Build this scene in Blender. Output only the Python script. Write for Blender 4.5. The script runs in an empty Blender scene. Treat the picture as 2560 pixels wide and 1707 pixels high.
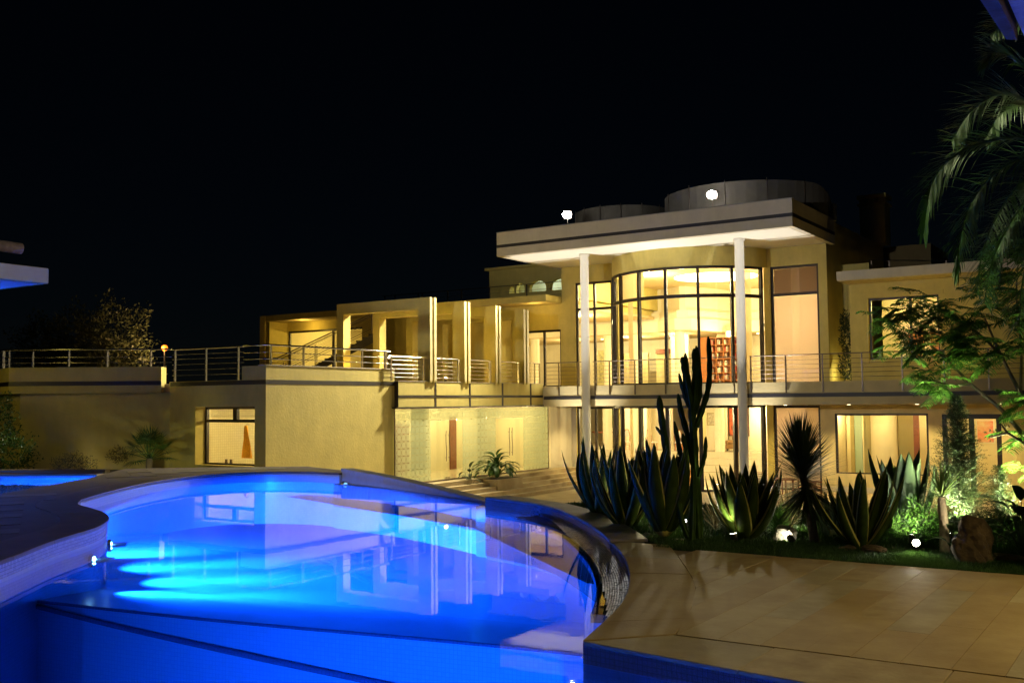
import bpy, math, random
import numpy as np
from math import radians as R, sin, cos, pi
from mathutils import Vector, Matrix
random.seed(7); rng = np.random.default_rng(7)
S = bpy.context.scene; COL = S.collection

# ------------------------------------------------------------------ camera
cd = bpy.data.cameras.new('camera'); cam = bpy.data.objects.new('camera', cd); COL.objects.link(cam)
cd.lens = 36.0; cd.sensor_width = 36.0; cd.clip_start = 0.05; cd.clip_end = 2000
yaw, pitch, roll = R(33.285), R(3.382), R(-0.525)
f = Vector((-sin(yaw)*cos(pitch), cos(yaw)*cos(pitch), sin(pitch)))
r = Vector((cos(yaw), sin(yaw), 0)); u = r.cross(f)
r2 = cos(roll)*r + sin(roll)*u; u2 = -sin(roll)*r + cos(roll)*u
m = Matrix((r2, u2, -f)).transposed().to_4x4(); m.translation = (0, 0, 2.15)
cam.matrix_world = m; S.camera = cam

# ------------------------------------------------------------------ night sky, moonlight, exposure
w = bpy.data.worlds.new('World'); S.world = w; w.use_nodes = True
nt = w.node_tree; sky = nt.nodes.new('ShaderNodeTexSky'); sky.sky_type = 'NISHITA'; sky.sun_disc = False
sky.sun_elevation = R(35); sky.sun_rotation = R(150); sky.altitude = 50; sky.ozone_density = 8; sky.air_density = 1.0; sky.dust_density = 0.1
nt.links.new(sky.outputs[0], nt.nodes['Background'].inputs[0]); nt.nodes['Background'].inputs[1].default_value = 0.0003
ml = bpy.data.lights.new('moonlight', 'SUN'); ml.energy = 0.004; ml.angle = R(0.5); ml.color = (0.8, 0.88, 1)
mo = bpy.data.objects.new('moonlight', ml); COL.objects.link(mo); mo.rotation_euler = (R(60), 0, R(150))
S.view_settings.view_transform = 'Standard'; S.view_settings.look = 'None'
S.view_settings.exposure = 0; S.view_settings.gamma = 1; S.view_settings.use_curve_mapping = False
S.render.engine = 'CYCLES'; cy = S.cycles
cy.use_denoising = True; cy.max_bounces = 8; cy.diffuse_bounces = 4; cy.glossy_bounces = 4
cy.transmission_bounces = 4; cy.transparent_max_bounces = 16; cy.use_light_tree = True
cy.sample_clamp_indirect = 4.0; cy.caustics_reflective = False; cy.caustics_refractive = False

def lamp(name, kind, loc, energy, color, target=None, size=0.05, spot=120, blend=0.5):
    d = bpy.data.lights.new(name, kind); d.energy = energy; d.color = color
    if kind == 'SPOT': d.spot_size = R(spot); d.spot_blend = blend
    if kind in ('SPOT', 'POINT'): d.shadow_soft_size = size
    if kind == 'AREA': d.size = size
    o = bpy.data.objects.new(name, d); COL.objects.link(o); o.location = loc
    if target is not None:
        o.rotation_euler = (Vector(target) - Vector(loc)).to_track_quat('-Z', 'Y').to_euler()
    return o
WARM = (1.0, 0.73, 0.36); WHITE = (1.0, 0.93, 0.80)

# ------------------------------------------------------------------ materials
def mat(name, col, rough=0.7, metal=0, noise=0.0, nscale=3.0, bump=0.0, bscale=20.0, col2=None, spec=0.5, streak=0.0):
    M = bpy.data.materials.new(name); M.use_nodes = True; t = M.node_tree; b = t.nodes['Principled BSDF']
    b.inputs['Roughness'].default_value = rough; b.inputs['Metallic'].default_value = metal
    b.inputs['Specular IOR Level'].default_value = spec
    b.inputs['Base Color'].default_value = (*col, 1)
    tc = t.nodes.new('ShaderNodeNewGeometry')
    if noise or col2:
        n = t.nodes.new('ShaderNodeTexNoise'); n.inputs['Scale'].default_value = nscale; n.inputs['Detail'].default_value = 6; n.inputs['Roughness'].default_value = 0.65
        t.links.new(tc.outputs['Position'], n.inputs['Vector'])
        cr = t.nodes.new('ShaderNodeValToRGB'); cr.color_ramp.elements[0].position = 0.32; cr.color_ramp.elements[1].position = 0.68
        c2 = col2 if col2 else tuple(c*(1-noise) for c in col)
        cr.color_ramp.elements[0].color = (*c2, 1); cr.color_ramp.elements[1].color = (*col, 1)
        t.links.new(n.outputs['Fac'], cr.inputs[0]); t.links.new(cr.outputs[0], b.inputs['Base Color'])
        if streak:                                                  # rain streaks and blotches that run down the wall
            mp = t.nodes.new('ShaderNodeMapping'); mp.inputs['Scale'].default_value = (1.5, 1.5, 0.3); t.links.new(tc.outputs['Position'], mp.inputs[0])
            n3 = t.nodes.new('ShaderNodeTexNoise'); n3.inputs['Scale'].default_value = 1.6; n3.inputs['Detail'].default_value = 7; n3.inputs['Roughness'].default_value = 0.7
            t.links.new(mp.outputs[0], n3.inputs['Vector'])
            c3 = t.nodes.new('ShaderNodeValToRGB'); c3.color_ramp.elements[0].position = 0.30; c3.color_ramp.elements[1].position = 0.62
            c3.color_ramp.elements[0].color = (1-streak, 1-streak*.95, 1-streak*.85, 1); c3.color_ramp.elements[1].color = (1, 1, 1, 1); t.links.new(n3.outputs['Fac'], c3.inputs[0])
            mm = t.nodes.new('ShaderNodeMix'); mm.data_type = 'RGBA'; mm.blend_type = 'MULTIPLY'; mm.inputs['Factor'].default_value = 1
            t.links.new(cr.outputs[0], mm.inputs[6]); t.links.new(c3.outputs[0], mm.inputs[7]); t.links.new(mm.outputs[2], b.inputs['Base Color'])
    if bump:
        n2 = t.nodes.new('ShaderNodeTexNoise'); n2.inputs['Scale'].default_value = bscale; n2.inputs['Detail'].default_value = 5
        t.links.new(tc.outputs['Position'], n2.inputs['Vector'])
        bp = t.nodes.new('ShaderNodeBump'); bp.inputs['Strength'].default_value = bump; bp.inputs['Distance'].default_value = 0.03
        t.links.new(n2.outputs['Fac'], bp.inputs['Height']); t.links.new(bp.outputs[0], b.inputs['Normal'])
    return M
def emit(name, col, st):
    M = bpy.data.materials.new(name); M.use_nodes = True; t = M.node_tree
    b = t.nodes['Principled BSDF']; b.inputs['Base Color'].default_value = (*col, 1)
    b.inputs['Emission Color'].default_value = (*col, 1); b.inputs['Emission Strength'].default_value = st
    return M
def glassmat(name, tint=(1, 1, 1), ior=1.5, frost=0.0, fcol=(0.8, 0.85, 0.75), bump=0, bscale=6, rough=0.0, water=False):
    M = bpy.data.materials.new(name); M.use_nodes = True; t = M.node_tree; N = t.nodes
    N.remove(N['Principled BSDF']); out = N['Material Output']
    tr = N.new('ShaderNodeBsdfTransparent'); tr.inputs[0].default_value = (*tint, 1)
    gl = N.new('ShaderNodeBsdfGlossy'); gl.inputs['Roughness'].default_value = rough
    fr = N.new('ShaderNodeFresnel'); fr.inputs[0].default_value = ior; fo = fr.outputs[0]
    if not water:                                                   # thin pane: the same reflectance from both sides
        lw = N.new('ShaderNodeLayerWeight'); lw.inputs[0].default_value = 0.5
        pw = N.new('ShaderNodeMath'); pw.operation = 'POWER'; pw.inputs[1].default_value = 5; t.links.new(lw.outputs['Facing'], pw.inputs[0])
        ml_ = N.new('ShaderNodeMath'); ml_.operation = 'MULTIPLY_ADD'; t.links.new(pw.outputs[0], ml_.inputs[0]); f0 = ((ior-1)/(ior+1))**2
        ml_.inputs[1].default_value = 1-f0; ml_.inputs[2].default_value = f0; fo = ml_.outputs[0]
    mx = N.new('ShaderNodeMixShader'); t.links.new(fo, mx.inputs[0]); t.links.new(tr.outputs[0], mx.inputs[1]); t.links.new(gl.outputs[0], mx.inputs[2])
    last = mx
    if bump:
        g = N.new('ShaderNodeNewGeometry'); n = N.new('ShaderNodeTexNoise'); n.inputs['Scale'].default_value = bscale; n.inputs['Detail'].default_value = 3
        t.links.new(g.outputs['Position'], n.inputs['Vector'])
        bp = N.new('ShaderNodeBump'); bp.inputs['Strength'].default_value = bump; bp.inputs['Distance'].default_value = 0.02
        t.links.new(n.outputs['Fac'], bp.inputs['Height']); t.links.new(bp.outputs[0], gl.inputs['Normal']); t.links.new(bp.outputs[0], fr.inputs['Normal'])
    M['last'] = last.name
    if frost:
        df = N.new('ShaderNodeBsdfDiffuse'); df.inputs[0].default_value = (*fcol, 1)
        tl = N.new('ShaderNodeBsdfTranslucent'); tl.inputs[0].default_value = (*fcol, 1)
        m1 = N.new('ShaderNodeMixShader'); m1.inputs[0].default_value = 0.6
        t.links.new(df.outputs[0], m1.inputs[1]); t.links.new(tl.outputs[0], m1.inputs[2])
        m2 = N.new('ShaderNodeMixShader'); m2.name = 'frostmix'; m2.inputs[0].default_value = frost
        t.links.new(mx.outputs[0], m2.inputs[1]); t.links.new(m1.outputs[0], m2.inputs[2]); last = m2
    t.links.new(last.outputs[0], out.inputs['Surface'])
    return M
def tilemat(name, c1, c2, grout, size, rough=0.25, bump=0.15):
    """square mosaic laid out in metres on the UV map"""
    M = mat(name, c1, rough); t = M.node_tree; b = t.nodes['Principled BSDF']; N = t.nodes
    uv = N.new('ShaderNodeUVMap'); br = N.new('ShaderNodeTexBrick'); br.offset = 0.0
    br.inputs['Color1'].default_value = (*c1, 1); br.inputs['Color2'].default_value = (*c2, 1); br.inputs['Mortar'].default_value = (*grout, 1)
    br.inputs['Scale'].default_value = 1.0; br.inputs['Brick Width'].default_value = size; br.inputs['Row Height'].default_value = size
    br.inputs['Mortar Size'].default_value = size*0.07; br.inputs['Mortar Smooth'].default_value = 0.3
    t.links.new(uv.outputs[0], br.inputs['Vector']); t.links.new(br.outputs['Color'], b.inputs['Base Color'])
    bp = N.new('ShaderNodeBump'); bp.inputs['Strength'].default_value = bump; bp.inputs['Distance'].default_value = 0.004; bp.invert = True
    t.links.new(br.outputs['Fac'], bp.inputs['Height']); t.links.new(bp.outputs[0], b.inputs['Normal'])
    return M
def leafmat(name, col, col2=None, margin=None, rough=0.45, trans=0.25, mw=0.13, spec=0.3):
    M = bpy.data.materials.new(name); M.use_nodes = True; t = M.node_tree; N = t.nodes; b = N['Principled BSDF']
    b.inputs['Roughness'].default_value = rough; b.inputs['Specular IOR Level'].default_value = spec
    g = N.new('ShaderNodeNewGeometry'); n = N.new('ShaderNodeTexNoise'); n.inputs['Scale'].default_value = 5
    t.links.new(g.outputs['Position'], n.inputs['Vector'])
    cr = N.new('ShaderNodeValToRGB'); cr.color_ramp.elements[0].position = .35; cr.color_ramp.elements[1].position = .65
    cr.color_ramp.elements[0].color = (*(col2 or tuple(c*.6 for c in col)), 1); cr.color_ramp.elements[1].color = (*col, 1)
    t.links.new(n.outputs['Fac'], cr.inputs[0]); cout = cr.outputs[0]
    if margin:
        uv = N.new('ShaderNodeUVMap'); sp = N.new('ShaderNodeSeparateXYZ'); t.links.new(uv.outputs[0], sp.inputs[0])
        a = N.new('ShaderNodeMath'); a.operation = 'SUBTRACT'; a.inputs[1].default_value = 0.5; t.links.new(sp.outputs[0], a.inputs[0])
        ab = N.new('ShaderNodeMath'); ab.operation = 'ABSOLUTE'; t.links.new(a.outputs[0], ab.inputs[0])
        gt = N.new('ShaderNodeMath'); gt.operation = 'GREATER_THAN'; gt.inputs[1].default_value = 0.5 - mw; t.links.new(ab.outputs[0], gt.inputs[0])
        mx = N.new('ShaderNodeMix'); mx.data_type = 'RGBA'; t.links.new(gt.outputs[0], mx.inputs['Factor'])
        t.links.new(cout, mx.inputs[6]); mx.inputs[7].default_value = (*margin, 1); cout = mx.outputs[2]
    t.links.new(cout, b.inputs['Base Color'])
    if trans:
        tl = N.new('ShaderNodeBsdfTranslucent'); t.links.new(cout, tl.inputs[0])
        ms = N.new('ShaderNodeMixShader'); ms.inputs[0].default_value = trans
        t.links.new(b.outputs[0], ms.inputs[1]); t.links.new(tl.outputs[0], ms.inputs[2]); t.links.new(ms.outputs[0], N['Material Output'].inputs['Surface'])
    return M
PLA = mat('yellow_plaster', (0.66, 0.545, 0.165), 0.85, noise=0.16, nscale=1.3, bump=0.25, bscale=14, streak=0.12)
PLG = mat('pale_yellow_plaster', (0.72, 0.60, 0.30), 0.85, noise=0.12, nscale=1.3, bump=0.2, bscale=14, streak=0.15)
PLW = mat('cream_plaster', (0.62, 0.565, 0.45), 0.85, noise=0.12, nscale=1.5, bump=0.12, bscale=18, streak=0.09)
SOF = mat('white_soffit_paint', (0.80, 0.77, 0.70), 0.8, noise=0.05)
BUM = mat('rough_soffit_render', (0.70, 0.58, 0.28), 0.9, noise=0.35, nscale=4, bump=1.0, bscale=5)
INT = mat('interior_cream_paint', (0.80, 0.72, 0.52), 0.8, noise=0.06, nscale=1)
INT2 = mat('interior_olive_paint', (0.42, 0.36, 0.17), 0.8, noise=0.1, nscale=1)
CEI = mat('tan_ceiling_paint', (0.60, 0.46, 0.24), 0.8, noise=0.08, nscale=1)
FLO = mat('polished_marble_floor', (0.72, 0.64, 0.46), 0.18, noise=0.12, nscale=2)
TRIM = mat('dark_brown_trim', (0.018, 0.011, 0.008), 0.45)
NAVY = mat('dark_groove_paint', (0.022, 0.020, 0.026), 0.5)
STEEL = mat('polished_steel', (0.62, 0.60, 0.57), 0.22, metal=1)
DSTEEL = mat('dark_anodised_steel', (0.16, 0.13, 0.11), 0.35, metal=1)
GLASS = glassmat('clear_glass', (0.97, 0.98, 0.96))
WOODR = mat('reddish_brown_wood', (0.22, 0.06, 0.02), 0.45, noise=0.35, nscale=6)
WOODO = mat('orange_bookcase_wood', (0.45, 0.16, 0.04), 0.45, noise=0.25, nscale=6)
LOG = mat('weathered_log', (0.16, 0.10, 0.06), 0.9, noise=0.5, nscale=5, bump=0.5, bscale=12)
BLIND = glassmat('beige_blind_fabric', (0.9, 0.6, 0.45), 1.02, frost=0.93, fcol=(0.86, 0.79, 0.70))
BLINDU = glassmat('shaded_blind_fabric', (0.9, 0.6, 0.45), 1.02, frost=0.93, fcol=(0.20, 0.165, 0.135))  # same fabric made darker: the weaker backlight is put into the colour
STONE = mat('beige_limestone', (0.40, 0.32, 0.185), 0.55, noise=0.3, nscale=1.6, bump=0.12, bscale=30, col2=(0.29, 0.21, 0.10))
STONES = [mat('beige_limestone_%s' % n, c, 0.68, nscale=s, bump=0.12, bscale=26, col2=c2) for n, c, c2, s in (
    ('pale', (0.46, 0.37, 0.19), (0.34, 0.25, 0.11), 1.9), ('honey', (0.41, 0.30, 0.12), (0.29, 0.19, 0.06), 1.4),
    ('grey', (0.40, 0.33, 0.18), (0.28, 0.22, 0.11), 2.3), ('veined', (0.43, 0.33, 0.15), (0.28, 0.19, 0.07), 3.2))]
JOINT = mat('joint_mortar', (0.20, 0.15, 0.08), 0.9)
COPE = mat('brown_stone_coping', (0.17, 0.125, 0.075), 0.6, nscale=1.8, bump=0.15, bscale=25, col2=(0.10, 0.07, 0.04))
COPEG = mat('grey_stone_coping', (0.30, 0.26, 0.21), 0.6, nscale=2.2, bump=0.2, bscale=22, col2=(0.18, 0.15, 0.115))
POOLT = tilemat('pale_pool_mosaic', (0.50, 0.72, 0.92), (0.44, 0.66, 0.90), (0.36, 0.56, 0.80), 0.05)
BAND = tilemat('violet_waterline_mosaic', (0.62, 0.50, 0.66), (0.52, 0.42, 0.60), (0.16, 0.12, 0.2), 0.045)
DARKT = tilemat('black_overflow_mosaic', (0.045, 0.045, 0.05), (0.03, 0.03, 0.035), (0.02, 0.02, 0.02), 0.04)
WETT = tilemat('wet_grey_mosaic', (0.40, 0.36, 0.30), (0.24, 0.21, 0.18), (0.05, 0.045, 0.04), 0.04, rough=0.12, bump=1.0)
WATER = glassmat('pool_water', (0.80, 0.92, 1.0), 1.33, bump=0.02, bscale=2.6, rough=0.012, water=True)
SOIL = mat('dark_garden_soil', (0.05, 0.032, 0.02), 0.95, noise=0.5, nscale=8, bump=0.6, bscale=20)
TURF = mat('short_turf', (0.035, 0.065, 0.018), 0.9, noise=0.5, nscale=12, bump=0.5, bscale=60)
BARK = mat('grey_brown_bark', (0.11, 0.08, 0.05), 0.9, noise=0.5, nscale=9, bump=0.6, bscale=25)
ROCKW = mat('pale_limestone_rock', (0.62, 0.56, 0.44), 0.9, noise=0.35, nscale=4, bump=0.7, bscale=9)
ROCKB = mat('brown_boulder', (0.17, 0.115, 0.05), 0.95, noise=0.6, nscale=5, bump=1.0, bscale=9)
AGAVE = leafmat('agave_green_cream_margin', (0.055, 0.085, 0.008), (0.03, 0.05, 0.005), (0.50, 0.44, 0.10), rough=0.6, trans=0.06, mw=0.09, spec=0.06)
AGAVEB = leafmat('agave_blue_green', (0.13, 0.19, 0.11), (0.09, 0.14, 0.08), (0.32, 0.33, 0.14), rough=0.6, trans=0.05, mw=0.035, spec=0.1)
CACT = leafmat('cactus_green', (0.045, 0.085, 0.010), (0.025, 0.05, 0.006), rough=0.6, trans=0, spec=0.08)
YUCC = leafmat('yucca_green', (0.055, 0.085, 0.028), (0.03, 0.05, 0.015), rough=0.4, trans=0.15)
DRAC = leafmat('spiky_pale_green', (0.22, 0.33, 0.07), (0.15, 0.26, 0.05), rough=0.45, trans=0.2)
LEAFD = leafmat('dark_leaf', (0.035, 0.06, 0.018), (0.018, 0.03, 0.01), rough=0.4, trans=0.2)
LEAFM = leafmat('mid_leaf', (0.055, 0.12, 0.025), (0.03, 0.07, 0.014), rough=0.45, trans=0.35)
LEAFB = leafmat('bright_leaf', (0.13, 0.30, 0.04), (0.07, 0.18, 0.025), rough=0.45, trans=0.35)
PALM = leafmat('palm_leaflet', (0.05, 0.11, 0.02), (0.025, 0.06, 0.01), rough=0.45, trans=0.2)
STRAW = leafmat('straw_grass', (0.28, 0.22, 0.08), (0.16, 0.15, 0.05), rough=0.6, trans=0.3)

# ------------------------------------------------------------------ mesh helpers
WL = {}
def wloc(o): return WL.get(o.name, Vector((0, 0, 0))) if o else Vector((0, 0, 0))
class MB:
    def __init__(s): s.v = []; s.f = []; s.uv = []; s.smooth = []
    def quadmesh(s, verts, faces, uvs=None, smooth=False):
        o = len(s.v); s.v.extend([tuple(p) for p in verts])
        for fc in faces:
            s.f.append([o+i for i in fc]); s.smooth.append(smooth)
            if uvs is not None: s.uv.append([uvs[i] for i in fc])
            else: s.uv.append(None)
        return s
    def box(s, x0, x1, y0, y1, z0, z1):
        v = [(x0,y0,z0),(x1,y0,z0),(x1,y1,z0),(x0,y1,z0),(x0,y0,z1),(x1,y0,z1),(x1,y1,z1),(x0,y1,z1)]
        return s.quadmesh(v, [(0,3,2,1),(4,5,6,7),(0,1,5,4),(1,2,6,5),(2,3,7,6),(3,0,4,7)])
    def rbox(s, c, sx, sy, sz, rz=0, rx=0):
        """box centred in x, y, standing on z = c.z, turned by rz (and tilted by rx first)"""
        M = Matrix.Translation(c) @ Matrix.Rotation(rz, 4, 'Z') @ Matrix.Rotation(rx, 4, 'X')
        v = [M @ Vector(p) for p in [(-sx/2,-sy/2,0),(sx/2,-sy/2,0),(sx/2,sy/2,0),(-sx/2,sy/2,0),(-sx/2,-sy/2,sz),(sx/2,-sy/2,sz),(sx/2,sy/2,sz),(-sx/2,sy/2,sz)]]
        return s.quadmesh(v, [(0,3,2,1),(4,5,6,7),(0,1,5,4),(1,2,6,5),(2,3,7,6),(3,0,4,7)])
    def prism(s, poly, z0, z1):
        n = len(poly)
        a = sum(poly[i][0]*poly[(i+1)%n][1]-poly[(i+1)%n][0]*poly[i][1] for i in range(n))
        if a < 0: poly = poly[::-1]
        zt = z1 if isinstance(z1, (list, tuple)) else [z1]*n
        v = [(x,y,z0) for x,y in poly] + [(p[0],p[1],zt[i]) for i,p in enumerate(poly)]
        fs = [list(range(n))[::-1], list(range(n, 2*n))] + [(i,(i+1)%n,n+(i+1)%n,n+i) for i in range(n)]
        return s.quadmesh(v, fs)
    def ribbon(s, inner, outer, z0, z1):
        """solid band between two polylines of equal length"""
        n = len(inner); zz = z1 if isinstance(z1, (list, tuple)) else [z1]*n
        v = []
        for i in range(n): v += [(*inner[i], z0), (*outer[i], z0), (*inner[i], zz[i]), (*outer[i], zz[i])]
        fs = []
        for i in range(n-1):
            a, b = 4*i, 4*i+4
            fs += [(a+2,a+3,b+3,b+2), (a,b,b+1,a+1), (a,a+2,b+2,b), (a+1,b+1,b+3,a+3)]
        fs += [(0,1,3,2), (4*n-4,4*n-2,4*n-1,4*n-3)]
        return s.quadmesh(v, fs)
    def wall(s, line, z0, z1, flip=False):
        """single sheet standing on a polyline, UV in metres"""
        v = []; uv = []; d = 0
        for i,p in enumerate(line):
            if i: d += math.hypot(p[0]-line[i-1][0], p[1]-line[i-1][1])
            v += [(p[0],p[1],z0),(p[0],p[1],z1)]; uv += [(d,z0),(d,z1)]
        fs = [((2*i,2*i+1,2*i+3,2*i+2) if flip else (2*i,2*i+2,2*i+3,2*i+1)) for i in range(len(line)-1)]
        return s.quadmesh(v, fs, uv, True)
    def tube(s, path, rad, n=8, caps=True, ribs=0, ribamp=0.0):
        path = [Vector(p) for p in path]; k = len(path)
        rads = rad if isinstance(rad, (list, tuple)) else [rad]*k
        up = None; v = []
        for i,p in enumerate(path):
            d = (path[min(i+1,k-1)]-path[max(i-1,0)]).normalized()
            if up is None:
                a = Vector((0,0,1)) if abs(d.z) < .9 else Vector((1,0,0)); up = (a - d*a.dot(d)).normalized()
            else: up = (up - d*up.dot(d)).normalized()
            sd = d.cross(up)
            for j in range(n):
                t = 2*pi*j/n; rr = rads[i]*(1+ribamp*cos(ribs*t)) if ribs else rads[i]
                v.append(p + (up*cos(t) + sd*sin(t))*rr)
        fs = [(i*n+j, i*n+(j+1)%n, (i+1)*n+(j+1)%n, (i+1)*n+j) for i in range(k-1) for j in range(n)]
        s.quadmesh(v, fs, None, True)
        if caps:
            s.quadmesh(v[:n], [list(range(n))[::-1]]); s.quadmesh(v[-n:], [list(range(n))])
        return s
    def lathe(s, prof, c, n=24):
        v = [(c[0]+rr*cos(2*pi*j/n), c[1]+rr*sin(2*pi*j/n), c[2]+z) for rr,z in prof for j in range(n)]
        fs = [(i*n+j, i*n+(j+1)%n, (i+1)*n+(j+1)%n, (i+1)*n+j) for i in range(len(prof)-1) for j in range(n)]
        s.quadmesh(v, fs, None, True); k = len(prof)-1
        s.quadmesh(v[:n], [list(range(n))[::-1]]); s.quadmesh(v[k*n:], [list(range(n))])
        return s
    def build(s, name, material, parent=None, kind=None, bevel=0):
        off = wloc(parent); me = bpy.data.meshes.new(name)
        me.from_pydata([(p[0]-off[0], p[1]-off[1], p[2]-off[2]) for p in s.v], [], s.f)
        uvl = me.uv_layers.new(name='UVMap'); vs = s.v; buf = np.zeros(len(me.loops)*2, dtype=np.float32); k = 0
        for fi, fc in enumerate(s.f):
            if s.uv[fi] is not None:
                for q in s.uv[fi]: buf[k] = q[0]; buf[k+1] = q[1]; k += 2
            else:
                nn = me.polygons[fi].normal; ax = max(range(3), key=lambda i: abs(nn[i]))
                a, b = ((1,2),(0,2),(0,1))[ax]
                for i in fc: buf[k] = vs[i][a]; buf[k+1] = vs[i][b]; k += 2
        uvl.data.foreach_set('uv', buf)
        me.polygons.foreach_set('use_smooth', s.smooth)
        me.materials.append(material); me.update()
        o = bpy.data.objects.new(name, me); COL.objects.link(o)
        if parent is not None: o.parent = parent
        WL[o.name] = off.copy()
        if kind: o['kind'] = kind
        if bevel:
            bm = o.modifiers.new('bevel', 'BEVEL'); bm.width = bevel; bm.segments = 2; bm.limit_method = 'ANGLE'
        return o
def thing(name, label, cat, loc=(0,0,0), group=None):
    o = bpy.data.objects.new(name, None); COL.objects.link(o); o.location = loc; o.empty_display_size = 0.1
    WL[o.name] = Vector(loc); o['label'] = label; o['category'] = cat
    if group: o['group'] = group
    return o
def tag(o, label, cat, group=None):
    o['label'] = label; o['category'] = cat
    if group: o['group'] = group
    return o
def inst(name, me, loc, parent, rot=(0,0,0)):
    """another copy of a mesh built round its own origin"""
    o = bpy.data.objects.new(name, me); COL.objects.link(o); o.parent = parent
    o.location = Vector(loc) - wloc(parent); o.rotation_euler = rot; WL[o.name] = Vector(loc); return o
def rawmesh(name, V, F, material, parent=None, kind=None, uv=None, smooth=False):
    """numpy arrays: V (n,3) world, F (m,k)"""
    off = np.array(wloc(parent)); me = bpy.data.meshes.new(name); V = np.asarray(V, dtype=np.float32) - off
    F = np.asarray(F, dtype=np.int32); mF, k = F.shape
    me.vertices.add(len(V)); me.vertices.foreach_set('co', V.ravel())
    me.loops.add(mF*k); me.loops.foreach_set('vertex_index', F.ravel())
    me.polygons.add(mF); me.polygons.foreach_set('loop_start', np.arange(mF, dtype=np.int32)*k)
    if uv is not None:
        l = me.uv_layers.new(name='UVMap'); l.data.foreach_set('uv', np.asarray(uv, dtype=np.float32)[F.ravel()].ravel())
    me.update(calc_edges=True); me.materials.append(material)
    if smooth: me.polygons.foreach_set('use_smooth', [True]*mF)
    o = bpy.data.objects.new(name, me); COL.objects.link(o)
    if parent is not None: o.parent = parent
    WL[o.name] = Vector(off); 
    if kind: o['kind'] = kind
    return o
def catmull(pts, n=6):
    P = [np.array(p, float) for p in pts]; P = [2*P[0]-P[1]] + P + [2*P[-1]-P[-2]]; out = []
    for i in range(1, len(P)-2):
        for k in range(n):
            t = k/n; a, b, c, d = P[i-1], P[i], P[i+1], P[i+2]
            out.append(tuple(.5*((2*b)+(-a+c)*t+(2*a-5*b+4*c-d)*t*t+(-a+3*b-3*c+d)*t**3)))
    out.append(tuple(P[-2])); return out
def offset(line, d):
    """offset a plan polyline to its left by d"""
    out = []; n = len(line)
    for i in range(n):
        a = np.array(line[max(i-1,0)]); b = np.array(line[min(i+1,n-1)]); t = (b-a)/np.linalg.norm(b-a)
        out.append((line[i][0]-t[1]*d, line[i][1]+t[0]*d))
    return out
# ================================================================== SETTING: ground, pool, decks, terrace
Tz = -2.0
g = MB(); g.quadmesh([(-900,-300,-2.3),(900,-300,-2.3),(900,1500,-2.3),(-900,1500,-2.3)], [(0,1,2,3)]).build('ground', TURF, kind='structure')
g = MB().prism([(-26.6,20.5),(-26.6,46.5),(12,46.5),(12,18.6),(-9,18.6),(-12.5,18.6)], -2.6, Tz); terrace = g.build('terrace', STONE, kind='structure')
g = MB().prism([(-80,-10),(-27.2,-10),(-27.2,25.1),(-80,25.1)], -2.6, -0.22); soil = g.build('garden_bed', SOIL, kind='structure')

leftedge = catmull([(-9.3,0.5),(-9.6,2.5),(-10.6,4.9),(-12.1,7.02),(-13.31,8.53),(-14.14,9.75),(-15.0,10.59),(-15.97,11.18),(-16.89,11.55),(-17.8,11.9),(-18.65,12.55)], 5)
ring = catmull([(-18.65,12.55),(-19.9,14.1),(-21.0,15.7),(-21.75,17.2),(-22.1,18.6),(-21.75,19.85),(-20.5,20.6),(-19.14,20.62)], 6)
rim = catmull([(-19.14,20.4),(-17.4,20.0),(-15.62,19.41),(-12.69,17.98),(-10.9,17.0)], 5)
eedge = catmull([(-12.18,17.49),(-10.17,16.55),(-8.32,14.75),(-6.88,12.94),(-6.02,11.69),(-5.43,10.68),(-4.94,9.69),(-4.6,8.83),(-4.39,8.1),(-4.21,7.43)], 5)
epool = [p for p in eedge if p[0] > -10.6]
nearR = [(-4.21,7.43),(-2.25,7.14),(0.5,6.8),(6.5,6.1)]
# water sheet
poly = leftedge + ring[1:] + rim[1:] + epool + nearR[1:] + [(6.5,0.5)]
tri = MB(); tri.quadmesh([(x,y,0) for x,y in poly], [list(range(len(poly)))[::-1]])
wat = tri.build('pool_water', WATER, kind='structure')
# basin: shelf that falls away from the drop-off, deep floor (apparent depths)
basin = MB(); Zs, Zd = -0.45, -1.6
A = [(-13.3,8.1),(-10,8.55),(-6.3,9.25),(-4.1,9.55)]
sh = catmull(A, 4); far = [(-24+(21*i/(len(sh)-1)), 22.5) for i in range(len(sh))]
v = []; uv = []
for (x0,y0),(x1,y1) in zip([(-18.5,8.1)]+sh+[(-3.2,9.8)], [(-30,22.5)]+far+[far[-1]]):
    for k in range(6): q = k/5; v.append((x0+(x1-x0)*q, y0+(y1-y0)*q, Zs-.75*q**.4)); uv.append((v[-1][0], v[-1][1]))
nn_ = len(v)//6
basin.quadmesh(v, [(i*6+k,(i+1)*6+k,(i+1)*6+k+1,i*6+k+1) for i in range(nn_-1) for k in range(5)], uv, False)
basin.quadmesh([(x,y,Zd) for x,y in [(-16,-1),(8,-1),(8,10),(-16,10)]], [(0,1,2,3)])
basin.wall([(-14.6,8.9)]+sh+[(-3.2,9.8)], Zd-.02, Zs, True)
basin.wall(leftedge, -1.7, 0.16); basin.wall(ring, -1.4, 0.2); basin.wall([(6.5,6.1),(6.5,0.5)], -1.7, .1); basin.wall([(6.5,.5),(-9.3,.5)], -1.7, .1)
basin.wall(nearR, -1.7, 0.012); basin.wall(rim, -1.4, 0.005)
basin.build('pool_basin', POOLT, kind='structure')
NB = tilemat('dark_blue_nosing_mosaic', (0.12,0.2,0.34), (0.1,0.16,0.3), (0.08,0.12,0.2), 0.05)
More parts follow.
